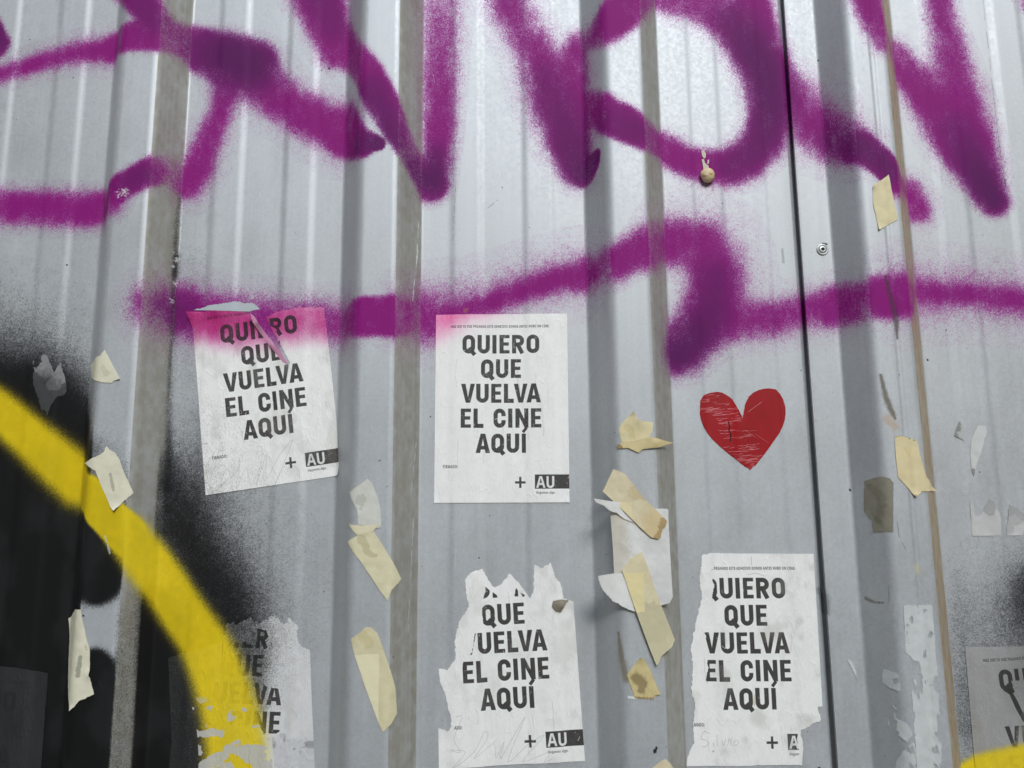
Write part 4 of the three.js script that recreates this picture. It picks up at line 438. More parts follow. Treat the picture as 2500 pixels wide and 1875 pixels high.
function sticker(o) {
  const W = SW * Q, H = SH * Q, cv = document.createElement('canvas'); cv.width = W; cv.height = H;
  const c = cv.getContext('2d'), r = rng(o.seed), [a, b, tx, ty] = o.frame, k2 = a * a + b * b;
  const toLocal = (s, y) => { const ds = s - tx, dy = y - ty; return [(a * ds + b * dy) / k2, (a * dy - b * ds) / k2]; };
  const px = (p) => { const [u, v] = toLocal(p[0], p[1]); return [u * Q, (SH - v) * Q]; };
  c.fillStyle = o.paper ?? '#f7f6f1'; c.fillRect(0, 0, W, H);
  // printed layer on its own sheet so that it can be torn and rubbed
  const pc = document.createElement('canvas'); pc.width = W; pc.height = H; const p = pc.getContext('2d');
  p.save();
  if (o.intact) { p.beginPath(); ragged(o.intact, 0.8, o.seed + 3).forEach((q, i) => { const v = px(q); i ? p.lineTo(...v) : p.moveTo(...v); }); p.closePath(); p.clip(); }
  print(p); p.restore();
  if (o.lost) for (const poly of o.lost) { p.globalCompositeOperation = 'destination-out'; p.beginPath(); ragged(poly, 0.8, o.seed + 5).forEach((q, i) => { const v = px(q); i ? p.lineTo(...v) : p.moveTo(...v); }); p.fill(); p.globalCompositeOperation = 'source-over'; }
  // rubbed ink
  p.globalCompositeOperation = 'destination-out';
  for (let i = 0; i < 260 * o.wear; i++) { const x = r() * W, y = r() * H, n = 2 + (r() * 5 | 0); p.strokeStyle = 'rgba(0,0,0,' + (0.35 + 0.6 * r()) + ')'; p.lineWidth = 0.5 + 2.2 * r() * r(); p.beginPath(); p.moveTo(x, y); let q = x, w = y; for (let j = 0; j < n; j++) { q += (r() - 0.5) * 14; w += (r() - 0.45) * 22; p.lineTo(q, w); } p.stroke(); }
  for (let i = 0; i < 700 * o.wear; i++) { p.fillStyle = 'rgba(0,0,0,' + (0.3 + 0.7 * r()) + ')'; const q = 0.6 + 2.6 * r() * r() * r(); p.beginPath(); p.ellipse(r() * W, r() * H, q, q * (0.6 + 1.4 * r()), r() * 3, 0, 7); p.fill(); }
  p.globalCompositeOperation = 'source-over';
  c.drawImage(pc, 0, 0);
  if (o.draw) o.draw(c, px, r);
  const bc = document.createElement('canvas'); bc.width = W; bc.height = H; const bx = bc.getContext('2d'); bx.fillStyle = '#000'; bx.fillRect(0, 0, W, H); bx.lineJoin = 'round';
  for (let i = 0; i < (o.creases ?? 6); i++) { let x = mix(20, 130, r()) * Q, y = mix(15, 190, r()) * Q; bx.lineWidth = 3 + 3 * r(); bx.strokeStyle = 'rgba(255,255,255,' + (0.4 + 0.5 * r()) + ')'; bx.beginPath(); bx.moveTo(x, y); for (let j = 0; j < 5 + 8 * r(); j++) { x += (r() - 0.5) * 9; y += 8 + 10 * r(); bx.lineTo(x, y); } bx.stroke(); }
  const rel = bx.getImageData(0, 0, W, H).data;
  const im = c.getImageData(0, 0, W, H), d = im.data, col = [0, 0, 0], hgt = new Uint8Array(W * H * 4);
  for (let j = 0; j < H; j++) for (let i = 0; i < W; i++) {
    const q = (j * W + i) * 4, u = i / Q, v = SH - j / Q, s = a * u - b * v + tx, y = b * u + a * v + ty;
    const g = 5 * (hash(i + o.seed, j) - 0.5) + 9 * (fbm(u / 9 + o.seed, v / 14) - 0.5) + 5 * (vn(u / 1.3, v / 1.3 + o.seed) - 0.5), fade = 0.06 * vn(u / 2 + 9, v / 2);
    for (let n = 0; n < 3; n++) col[n] = mix(d[q + n], 206, fade) + g;
    if (o.dirt) { const t = sst(0.5, 0.8, fbm(u / 16 + o.seed * 3, v / 22)) * o.dirt; for (let n = 0; n < 3; n++) col[n] = mix(col[n], [176, 172, 164][n], t); }
    if (o.paint) paintOver(col, s, y, o.paint);
    if (o.after) o.after(col, s, y, u, v);
    for (let n = 0; n < 3; n++) d[q + n] = clamp(col[n], 0, 255);
    const wr = Math.abs(fbm(u / 8 + o.seed, v / 30, 3) - 0.5), h = 90 + 50 * (fbm(u / 7, v / 9 + o.seed, 4) - 0.5) + 36 * sst(0.045, 0, wr) + 0.4 * rel[q];
    hgt[q] = hgt[q + 1] = hgt[q + 2] = clamp(h, 0, 255); hgt[q + 3] = 255;
  }
  c.putImageData(im, 0, 0);
  const bt = new THREE.DataTexture(hgt, W, H); bt.magFilter = THREE.LinearFilter; bt.flipY = true; bt.needsUpdate = true;
  const m = new THREE.MeshStandardMaterial({ map: canvasTexture(cv), bumpMap: bt, bumpScale: 0.0012, roughness: 0.58, side: THREE.DoubleSide });
  const uv = (s, y) => { const [u, v] = toLocal(s, y); return [u / SW, v / SH]; };
  const mesh = piece(o.poly, { h: o.h ?? 0.55, lift: (s, y) => 0.9 * Math.max(0, fbm(s / 26 + o.seed, y / 34, 3) - 0.4) + (o.lift ? o.lift(s, y) : 0), uv, material: m, seed: o.seed, step: 1.1, cell: 3.2 });
  mesh.name = 'printed_sheet';
  const root = new THREE.Group(); root.add(mesh);
  for (const q of o.parts ?? []) { const e = piece(q.poly, { uv, seed: o.seed + 9, cell: 4, ...q, material: q.material ?? m }); e.name = q.name; if (q.label) e.userData.label = q.label; root.add(e); }
  add(root, 'printed_sticker', o.label, 'sticker', 'printed stickers pasted on the metal sheets');
  return root;
}
function scrawl(c, px, pts, w, col) { c.strokeStyle = col; c.lineWidth = w; c.lineCap = 'round'; c.lineJoin = 'round'; c.beginPath(); pts.map(px).forEach((v, i) => i ? c.lineTo(...v) : c.moveTo(...v)); c.stroke(); }
const PINK = [176, 22, 112];
const mm = (x, y) => ((x - 646) * 0.1862).toFixed(1);

// the clean sticker
sticker({
  label: 'complete white printed sticker with a pink sprayed top edge', seed: 21, wear: 2, frame: [1.0029,-0.0044,451.1,5.5],
  poly: [[452.1,216],[600.4,215.8],[599,4.6],[451.4,5.3]], paint: { smooth: true, purpleColor: [226, 52, 140], purpleMax: 0.85, purple: 0.8 },
  lift: bump([[599,4.6,12,0.90],[451.4,5.3,10,0.50]]), creases: 15,
});
// the tilted sticker with the torn, lifted corner
sticker({
  label: 'tilted white printed sticker with torn curling top and deep pink spray', seed: 34, wear: 1.8, dirt: 0.25, frame: [0.9988,0.1361,170.3,16.0],
  poly: [[137.8,221.4,0.3],[170,222.7,0.2],[206.5,221.7,0.4],[220.5,197.7,0.5],[238.2,178.3,0.5],[255,159.4,0.3],[256.7,161.9,0.6],[245.6,182.1,0.8],[235.6,197.6,0.8],[227.3,215.1,1.2],[238.4,220.8,1.5],[264.8,226,1.5],[292.3,225.7,0.4],[299.4,177.7,0.2],[318.1,36.4,0.1],[242.5,25.8,0.1],[169.5,15.8,0.1],[144.6,202.4,0.2]],
  paint: { smooth: true, purpleColor: PINK, purpleMax: 0.95, purple: 1.15, black: 0.3 },
  lift: bump([[137.8,221.4,26,7.00],[170,222.7,16,3.00],[318.1,36.4,12,1.60],[212.2,213.3,10,3.00]]),
  lost: [[[214,215.2,0.5],[239.2,201.4,1.2],[239.7,189.8,1],[236.4,178.3,1],[226.5,189.9,1]]],
  draw: (c, px) => { scrawl(c, px, [[176.5,62.5],[173.8,58],[171,53.5],[169.8,49.7],[171.3,46.6],[174.4,44.3],[177.5,44.2],[180.7,47.5],[183.9,53.1],[185.9,58.8],[186,65],[184.8,71.3],[183.3,73.5],[182.1,69],[180.6,60.4],[178.9,51.5],[176.6,42.5],[174,33.2],[172.9,26],[174.3,21.9],[177.1,20],[180.6,20.5],[185.4,24.7],[190.9,31.2],[194.4,36.7],[194.4,40.8],[192.4,43.9],[190.4,44.1],[188.1,38.7],[185.8,30.5],[185.8,25.9],[190,28.5],[196.5,34.7],[201.6,40.3],[203.8,45.1],[204.6,49.3],[204.8,49.4],[204,41.1],[202.5,28.8],[202.4,22.2],[205,27.8],[208.8,39.2],[212.3,45.7],[214.7,40.8],[216.6,31],[218.8,25.6],[221.8,30.8],[225,40.4],[227,45.6],[226.5,39.8],[224.7,29.7],[224.2,25.6],[226.8,35.3],[230.8,51.2],[233.8,60.2],[234.3,53.6],[233.9,40.2],[234.9,32.8],[238.5,37.6],[243.5,48.4],[248.6,58.2],[254.5,66.8],[260.4,74.4],[262.7,74.6],[257.9,60.3],[249.4,38.8],[244.4,25.4],[246.1,29],[251.1,40.6],[256.3,49],[261,49.4],[265.8,46.6],[269.4,43.4],[270.9,40.6],[271.2,37.4],[271.5,34.3]], 1.6, 'rgba(128,146,148,0.6)'); },
  parts: [
    { name: 'torn_flap', label: 'curled pink strip of torn paper', poly: [[208.1,220.7,0.2],[214,216.2,0.4],[228.1,195.7,0.5],[244,176.3,0.3],[254.9,159.8,0.2],[248.3,162.9,0.2],[236.4,177.4,0.4],[220.5,197.7,0.4],[212.4,209.4,0.3]], h: 0.9, lift: bump([[220,207.4,16,6.00],[236.2,182.2,14,4.00]]), material: new THREE.MeshStandardMaterial({ color: 0xc98ba8, roughness: 0.8, side: THREE.DoubleSide }) },
    { name: 'glue_film', label: 'pale film of torn backing above the fold', poly: [[144.3,224.5,1],[165.8,230.3,1.2],[192.3,234,1.5],[213.3,230.8,1],[219.3,224.9,0.6],[208,222.1,0.2],[170,223.3,0.2]], h: 0.3, material: new THREE.MeshStandardMaterial({ color: 0xb9c0c2, roughness: 0.7, side: THREE.DoubleSide }) },
  ],
});
// the sticker whose top was ripped into peaks
sticker({
  label: 'white printed sticker ripped into ragged white peaks at its top', seed: 55, wear: 0.8, dirt: 0.2, frame: [1.0200,0.0505,458.3,-266.9],
  poly: [[486,-74.9,1.2],[493.2,-68,1.2],[504,-65.4,1.2],[509.3,-75.1,1.2],[516.4,-84.7,1],[523.6,-82.1,1.2],[532.6,-70,1.2],[543.3,-80.6,1],[554.7,-96.2,1],[558.4,-89.3,1],[559.6,-61.5,1.2],[568.5,-65.1,1.2],[576.7,-59,1.2],[581.8,-73.9,1.2],[587.9,-82.6,1],[590.3,-96.5,0.4],[600.9,-100,0.1],[604.1,-158.1,0.1],[609.6,-259.8,0.1],[532.8,-262.8,0.1],[458.3,-266.9,0.1],[457.5,-227,0.8],[467.1,-230.3,1],[471.4,-225.4,1],[470.5,-215.5,1],[463.4,-190.6,1],[459.8,-182.2,1],[457.1,-167.1,1],[466.8,-168.9,1.2],[475.5,-157.1,1.2],[474.6,-138.5,1.2],[479,-119.7,1.2],[489.6,-104.4,1.2],[486.1,-88.8,1.2]],
  intact: [[506.6,-83.7,1],[516.4,-90.8,1],[527.1,-98.6,0.8],[536.9,-98.7,0.8],[539.7,-85.7,1],[557.3,-99.7,0.8],[605.5,-96.6,0],[618.8,-273.6,0],[474.2,-272.7,0],[474,-223.8,0.6],[479.2,-207.3,0.8],[480.9,-184,0.8],[483.5,-158.9,0.8],[493.2,-150.5,1],[495.8,-131.8,1],[504.7,-123.4,1],[503,-104.5,1]],
  draw: (c, px, r) => { scrawl(c, px, [[475.7,-215.6],[478.6,-214.8],[481.5,-214],[482.7,-215.6],[480.4,-221.5],[476.3,-229.6],[474,-236.9],[475.9,-242.4],[479.4,-247],[481,-250],[477.9,-250.4],[472.8,-249.2],[470.6,-248.3],[475,-248.1],[482.2,-248.3],[486.2,-250],[482.4,-255.5],[475.4,-262.5],[472.4,-266],[477.7,-263.2],[486.9,-256.9],[494.9,-250.1],[499.5,-242.9],[502.8,-235.3],[505.3,-230.6],[507.6,-230.3],[509.2,-233],[508.8,-237.1],[504.1,-243.9],[497.6,-252.2],[494.9,-256.6],[499.9,-253.2],[508.8,-246],[515.7,-242.1],[517.4,-246],[517,-253.1],[517.3,-256.8],[520.2,-252.4],[523.8,-244.7],[526.1,-240.5],[524.7,-245.7],[522,-254.4],[522.5,-256.8],[530.4,-244.4],[541.7,-225.5],[548,-216],[543.6,-226.7],[534.3,-246.8],[529.4,-260.1],[533.6,-258.9],[542.1,-251.1],[550.3,-243.9],[557.9,-238.9],[565.1,-234.6],[567.8,-234.3],[561.2,-241.6],[550.3,-252.9],[544.9,-260.2],[551.7,-258.9],[564,-253.7],[572.7,-250.6],[572.8,-252.9],[569.3,-257.3],[567.4,-260.3],[569.2,-260.2],[572.6,-258.7],[576,-257.1]], 1.6, 'rgba(128,142,144,0.6)'); },
  creases: 8,
  lift: bump([[600.9,-100.9,14,2.50]]),
  parts: [{ name: 'curled_corner', label: 'brownish curled-over corner', poly: [[577.7,-105,0.2],[579.1,-99,0.2],[587.6,-97.4,0.2],[597.4,-98.6,0.1],[593.8,-100.9,0.1],[590.2,-105.1,0.2],[586.5,-110.6,0.3],[581.2,-108.9,0.2]], h: 1.2, lift: bump([[587.5,-103.4,12,5.00]]), material: new THREE.MeshStandardMaterial({ color: 0x8c8271, roughness: 0.8, side: THREE.DoubleSide }) }],
});
// the sticker signed below
sticker({
  label: 'white printed sticker with a pencilled name and a ragged left side', seed: 71, wear: 0.3, dirt: 0.3, frame: [1.0112,-0.0058,740.7,-264.5],
  poly: [[772.9,-52.4,0.8],[777.8,-52.1,0.5],[781.4,-50.4,0.2],[811.9,-51.3,0.1],[891.5,-52.2,0.1],[890.2,-207.4,0.5],[884.9,-208.2,1.2],[887.4,-221.4,1.4],[878.5,-224.6,1.4],[866,-231.1,1.2],[867.4,-249.1,0.8],[865.4,-265.2,0.3],[817.3,-265.3,0.2],[745.5,-265.6,0.6],[747.1,-258,1.2],[755.6,-241.8,1],[754.6,-225.4,1.2],[758,-209,1.4],[754.6,-189.1,1.4],[757.3,-167.3,1.4],[756.4,-147.1,1.4],[762.9,-121.6,1.4],[770.2,-97.7,1.4],[768.5,-76.9,1.2]],
  intact: [[786.5,-56.1,0.8],[920.2,-39.6,0],[906.1,-226.5,0],[881.9,-226.3,0.6],[864.2,-232.7,0.8],[861.8,-242.5,1],[863,-255.5,0.8],[833.9,-274.7,0],[711.6,-265,0],[755.5,-225.5,0.3],[757.5,-220.5,1],[770.5,-184.2,1],[773.6,-167.5,1],[772.1,-150.6,1],[771.8,-131.9,0.9],[780.9,-97.7,1],[784.2,-83.9,1],[781.2,-73.5,1]],
  draw: (c, px, r) => { for (const p of [[[771.6,-233.8],[769.5,-232.9],[767.4,-232],[765.6,-232.1],[764.1,-233.8],[763,-236.5],[762.7,-238.6],[763.6,-239.4],[765.3,-239.8],[766.9,-240.3],[768.4,-241.2],[769.7,-242.4],[770.2,-243.5],[769.5,-244.7],[768.1,-245.9],[766.6,-246.8],[765.4,-247],[764.1,-246.9],[762.8,-246.8]], [[775.1,-242.8],[775.3,-244.1],[775.4,-245.5],[775.6,-246.8]], [[779.3,-235.4],[779.2,-239],[779.1,-242.5],[779.1,-246]], [[784.2,-240.4],[784.5,-242.4],[784.8,-244.5],[785.3,-245.3],[786.1,-243.9],[787.1,-241.4],[788.1,-238.8]], [[789.4,-246.1],[790,-243.2],[790.6,-240.2],[791.2,-238.8],[791.9,-239.9],[792.7,-242.6],[793.4,-245.3]], [[798,-240.5],[797.1,-241.6],[796.2,-242.7],[795.8,-243.7],[796.2,-244.6],[797.1,-245.4],[798.1,-245.7],[799.2,-245.1],[800.4,-244],[801,-242.9],[800.7,-242],[799.8,-241.1],[798.9,-240.1]]]) scrawl(c, px, p, 2, 'rgba(150,150,152,0.75)'); scrawl(c, px, [[820.4,-73.8],[823.1,-73.1],[825.8,-72.3],[828.6,-72.1],[831.4,-72.7],[834.4,-73.7],[837.3,-74.8]], 1.6, 'rgba(90,90,90,0.6)'); scrawl(c, px, [[825.1,-54.6],[825,-57.5],[824.9,-60.4],[824.8,-63.4]], 2, 'rgba(110,110,110,0.6)'); c.fillStyle = 'rgba(190,160,110,0.35)'; c.beginPath(); c.ellipse(...px([[820.2,-201.2]][0]), 7, 30, 0.1, 0, 7); c.fill(); c.fillStyle = 'rgba(120,120,120,0.5)'; c.beginPath(); c.ellipse(...px([[774.7,-251.4]][0]), 5, 5, 0, 0, 7); c.fill(); },
});
// the sticker half buried under black and yellow
sticker({
  label: 'shredded printed sticker half covered by black and yellow spray', seed: 88, wear: 1.2, dirt: 0.3, paper: '#dcdcda', h: 0.35, frame: [1.0107,-0.0343,138.2,-309.2],
  poly: [[138.4,-154.9,0.4],[157.5,-149.1,0.4],[192.5,-140.1,0.6],[197.3,-129.9,2],[199.5,-119.6,2.4],[209.3,-121.4,2.6],[223.2,-113.8,2.6],[234.2,-119.9,2.6],[248.2,-113.1,2.6],[259.1,-120,2.4],[266.1,-115,2.4],[275.2,-121.9,2.4],[273.8,-132.1,2.2],[278.7,-144.1,1.6],[288.5,-147.5,0.1],[292.6,-202.1,0.1],[299,-281.4,0],[144.8,-285.3,0],[147,-238.3,0.2]],
  paint: { black: 0.8, blackMax: 0.92 },
  intact: [[203.1,-139.3,1],[231.5,-138.6,1],[231.8,-125,0.8],[241.6,-126.8,1],[251.3,-147.3,1],[239.3,-155.7,1.2],[239.3,-175.9,1.2],[244,-184.3,1.2],[261.7,-186.1,1],[264.1,-204.4,1],[246.8,-209.3,1],[262.5,-207.7,0.8],[265,-227.5,1],[246.2,-235.6,1.4],[238.6,-222.4,1],[193.2,-222.1,1],[173,-172,0.6]],
  after: (c, s, y, u, v) => { // paper torn bare through the yellow, and bare fibre at the foot
    const yl = at(yellow, s, y), n = fbm(u / 11 + 4, v / 8, 5) + 0.1 * fbm(u / 22 + 7, v / 3), low = sst(92, 40, v);
    const k = yl > 0.25 ? sst(0.585, 0.6, n * 0.86 + 0.17 * low + 0.02) * sst(124, 104, v) : 0;
    if (k > 0) for (let i = 0; i < 3; i++) c[i] = mix(c[i], [196, 194, 190][i] + 24 * (hash(u * 5, v * 5) - 0.5), k * 0.92);
    const side = at(yellow, s, y) < 0.2 && s > 0 ? sst(0, 6, u - 84 - 5 * (fbm(v / 4, 3) - 0.5)) * sst(82, 74, v + 16 * (fbm(u / 9, v / 9) - 0.5)) : 0;
    if (side > 0) { const g = 206 + 26 * (fbm(u / 3, v / 3) - 0.5) - 46 * sst(0.56, 0.64, fbm(u / 7 + 3, v / 9)); for (let i = 0; i < 3; i++) c[i] = mix(c[i], g, side * 0.95); }
  },
});
// stickers under the black and the grey overspray
sticker({ label: 'sticker buried under black spray, only two letters showing', seed: 91, wear: 0.5, paper: '#9a9a9a', frame: [0.9660,-0.0199,-166.4,-364.7], poly: [[-143.8,-154.8,0],[-54.3,-163.1,0.4],[-20.1,-169.2,0.3],[-19.8,-182.7,0.3],[-18.9,-282.9,0],[-133.2,-282.2,0]],
  paint: { black: 0, blackMax: 0 }, after: (c, s, y, u, v) => { const n = fbm(u / 12 + 2, v / 25) - 0.5 + 0.5 * (vn(u / 0.9, v / 0.9) - 0.5), m = 0.86 - 0.22 * n; for (let i = 0; i < 3; i++) c[i] = mix(c[i] * 0.62, 33, clamp(m)); } });
sticker({ label: 'printed sticker greyed by black overspray, torn across the text', seed: 93, wear: 0.8, dirt: 0.7, paper: '#b6b4b2', frame: [1.0060,0.0449,1083.2,-360.3], poly: [[1074.7,-148.9,0.2],[1119.4,-148.7,0.3],[1224.6,-147.8,0],[1203.7,-308.7,0],[1073.2,-307.9,0],[1072.9,-243.7,0.3]],
  paint: { mist: true, black: 0.9, blackMax: 0.8 }, lost: [[[1117.8,-183.1,0.6],[1140.2,-181.6,0.8],[1146.6,-216.4,1],[1129.3,-216.2,1],[1122.4,-201.4,1]]],
  draw: (c, px) => { c.fillStyle = '#3a3836'; c.beginPath(); [[1108.6,-192.1],[1115.1,-188],[1122.3,-202.2],[1126.3,-212.9],[1133.8,-222.8],[1133.9,-229.4],[1126,-222.8],[1119.7,-209.6],[1115.1,-196.3]].map(px).forEach((v, i) => i ? c.lineTo(...v) : c.moveTo(...v)); c.fill(); },
});

// ---------------------------------------------------------------- masking tape
function tape(poly, label, o) {
  const b = bounds(poly), n = 224, d = new Uint8Array(n * n * 4), r = o.seed, base = o.color, c = [0, 0, 0];
  for (let j = 0; j < n; j++) for (let i = 0; i < n; i++) {
    const s = mix(b[0], b[1], (i + 0.5) / n), y = mix(b[2], b[3], (j + 0.5) / n), q = (j * n + i) * 4;
    const crepe = 6 * (vn(s / 1.1 + r, y / 0.45) - 0.5) + 6 * (hash(i + r * 7, j) - 0.5) + 16 * (fbm(s / 8 + r, y / 9, 3) - 0.5);
    for (let k = 0; k < 3; k++) c[k] = base[k] + crepe;
    for (const [pp, rgb, a, soft] of o.stains ?? []) { let D = 0; for (const [ps, py, rr] of pp) D = Math.max(D, Math.exp(-Math.pow(Math.hypot(s - ps, y - py) / rr, 2))); const k = sst(0.35 - (soft ?? 0.12), 0.35 + (soft ?? 0.12), D + 0.5 * (fbm(s / 2.6 + r, y / 2.6, 3) - 0.5)) * a * 0.56; for (let m = 0; m < 3; m++) c[m] = mix(c[m], rgb[m], k); }
    for (const [pp, rgb, a] of o.areas ?? []) { let ins = false; for (let u = 0, v = pp.length - 1; u < pp.length; v = u++) if ((pp[u][1] > y) !== (pp[v][1] > y) && s < (pp[v][0] - pp[u][0]) * (y - pp[u][1]) / (pp[v][1] - pp[u][1]) + pp[u][0]) ins = !ins; if (ins) for (let m = 0; m < 3; m++) c[m] = mix(c[m], rgb[m], a); }
    for (let k = 0; k < 3; k++) d[q + k] = clamp(c[k], 0, 255); d[q + 3] = 255;
  }
  const t = new THREE.DataTexture(d, n, n); t.colorSpace = THREE.SRGBColorSpace; t.magFilter = THREE.LinearFilter; t.needsUpdate = true;
  const m = new THREE.MeshStandardMaterial({ map: t, roughness: 0.72, side: THREE.DoubleSide, bumpMap: t, bumpScale: 0.0006 });
  if (o.holes) { const e = new Uint8Array(n * n * 4); for (let j = 0; j < n; j++) for (let i = 0; i < n; i++) { const s = mix(b[0], b[1], (i + 0.5) / n), y = mix(b[2], b[3], (j + 0.5) / n), q = (j * n + i) * 4; e[q] = e[q + 1] = e[q + 2] = fbm(s / 8 + r, y / 15, 5) > o.holes ? 255 : 0; e[q + 3] = 255; } const at = new THREE.DataTexture(e, n, n); at.magFilter = THREE.LinearFilter; at.needsUpdate = true; m.alphaMap = at; m.alphaTest = 0.5; }
  const warp = (s, y) => 0.8 * Math.max(0, fbm(s / 7 + r, y / 6) - 0.3) + (o.lift ? o.lift(s, y) : 0);
  const mesh = piece(poly, { h: o.h ?? 0.5, lift: warp, uv: (s, y) => [(s - b[0]) / (b[1] - b[0]), (y - b[2]) / (b[3] - b[2])], material: m, seed: r, step: 1, cell: 3.5, place: o.place, thick: 0.25 });
  if (o.part) { mesh.name = o.part; if (label) mesh.userData.label = label; o.root.add(mesh); return mesh; }
  return add(mesh, o.name ?? 'masking_tape', label, o.category ?? 'tape', o.group === undefined ? 'scraps of masking tape on the ribs' : o.group);
}
const CREAM = [228, 223, 198], TAN = [222, 209, 174], PALE = [214, 213, 202], GREY = [146, 142, 124];
tape([[47.1,172.6,0.3],[57.5,155,0.3],[66.7,140.3,0.8],[60.5,138.9,0.8],[57.1,135.8,0.8],[44.3,137.7,0.6],[36.9,139.4,0.4],[15.9,144.7,0.2],[-0.2,161.2,0.2],[42.2,166.2,0.4]], 'small four-cornered scrap of cream tape alone on the leftmost rib', { seed: 1, color: CREAM, stains: [[[[46.8,153.3,2.6],[48.2,150.8,2.9],[49.6,148.3,3.1],[51,145.9,3.4]], [196, 190, 160], 0.8]], lift: bump([[66.7,140.3,8,2.00]]) });
tape([[29,50.4,0.2],[50.4,58.6,0.2],[54.6,62.1,0.2],[56.8,68.3,0.3],[60.7,63.9,0.2],[66.2,61.1,0.2],[72.1,53.1,0.2],[77.5,39.9,0.2],[88.8,18,0.8],[78.8,9.3,0.8],[70.7,-0.1,0.5],[66,3.4,0.2],[52.6,29.6,0.2],[47.2,41.9,0.2]], 'bent strip of cream tape lying over the yellow paint stripe', { seed: 2, color: CREAM, stains: [[[[62.9,37.9,1.5],[63.4,36.3,1.6],[63.9,34.8,1.6],[64.4,33,1.7],[65,30.7,1.7],[65.7,28.2,1.7],[66.3,26,1.7],[66.8,24.2,1.6],[67.3,22.6,1.4],[67.7,21.1,1.3]], [150, 146, 124], 0.9]], lift: bump([[70.7,-0.1,12,3.00],[29,50.4,9,2.00]]) });
tape([[27.4,-101.5,0.3],[41.8,-100.4,0.2],[46.4,-114,0.3],[51,-128.9,0.3],[55.3,-140.4,0.3],[57.2,-164.9,0.5],[62.9,-183.5,0.8],[49,-189.8,0.8],[39.3,-199.8,0.2],[12,-169.1,0.1],[-3.1,-113.2,0.3]], 'long upright strip of cream tape on black spray paint', { seed: 3, color: CREAM, stains: [[[[45.7,-148.5,2.2],[45.6,-150.6,2.4],[45.5,-152.6,2.5],[45.4,-155,2.6],[45.1,-158,2.6],[44.8,-161.4,2.6],[44.4,-164.8,2.6]], [120, 118, 104], 0.9], [[[50.8,-137.1,1.3],[51.3,-138.7,1.1],[51.9,-140.4,0.9]], [180, 172, 140], 0.8]], lift: bump([[57.2,-164.9,10,2.50],[39.3,-199.8,10,2.00]]) });
tape([[347.4,16.5,0.2],[361.2,25.4,0.2],[368.1,31,0.3],[373.5,25.3,0.3],[379.1,11.4,0.2],[382.4,-0.8,0.1],[383.5,-18.9,0.3],[379.7,-20.5,0.3],[369.1,-17.9,0.2],[359.5,-16.9,0.2],[358.3,-2.3,0.2]], 'pale strip of tape with grey blot, above another on the rib', { seed: 4, color: PALE, stains: [[[[359.8,8.1,4.5],[361.5,9.4,4.1],[363.2,10.8,3.8],[364.2,10.6,3.4],[363.9,7.9,2.9],[362.8,3.6,2.4],[361.8,-0.6,1.9]], [176, 176, 162], 0.8]] });
{
  const root = new THREE.Group();
  tape([[345.8,-34.1,0.2],[358.9,-28,0.1],[375.4,-23,0.1],[408.8,-73.4,0.6],[395.7,-83.3,0.8],[391.4,-94,0.4],[380.8,-79.8,0.1],[363,-54.4,0.1]], null, { part: 'strip', root, seed: 5, color: [224, 216, 180], stains: [[[[362.5,-32.3,4.9],[364,-33.9,4.6],[365.5,-35.5,4.4],[367,-37.5,4.1],[368.1,-40.3,3.9],[369.1,-43.5,3.7],[370.6,-46,3.4],[372.9,-47.3,2.9],[375.7,-47.9,2.4],[378.5,-48.6,1.9]], [180, 170, 128], 0.85]], h: 0.6 });
  tape([[348.1,-16.5,0.3],[369.1,-17.8,0.2],[381.7,-16.2,0.2],[375.4,-23.5,0.1],[358.9,-28,0.1]], 'folded pale end', { part: 'folded_end', root, seed: 6, color: [228, 220, 186], h: 0.9 });
  add(root, 'masking_tape', 'slanting strip of cream tape with folded top end and branching stain', 'tape', 'scraps of masking tape on the ribs');
}
tape([[354.5,-131.7,0.3],[362.9,-126,0.3],[369.6,-120.3,0.4],[375.6,-120.4,0.3],[381.7,-126.2,0.2],[387,-139.3,0.2],[396.3,-164,0.2],[402.6,-181.3,0.2],[405.5,-206.1,0.4],[397.5,-214.8,0.8],[388.9,-221.3,0.4],[383.3,-210.2,0.1],[370.9,-179.7,0.1],[359.1,-148.1,0.2]], 'long two-toned cream tape strip with a doubled pale lower layer', { seed: 7, color: [220, 210, 170], areas: [[[[358.3,-147.3],[383.8,-146.7],[384.2,-215],[383.4,-214.9],[370.9,-180.5]], [238, 230, 192], 0.9]], stains: [[[[367.2,-129.4,5.6],[369.3,-131.6,5.4],[371.3,-133.8,5.1],[373.3,-136,4.9]], [196, 178, 124], 0.5]] });
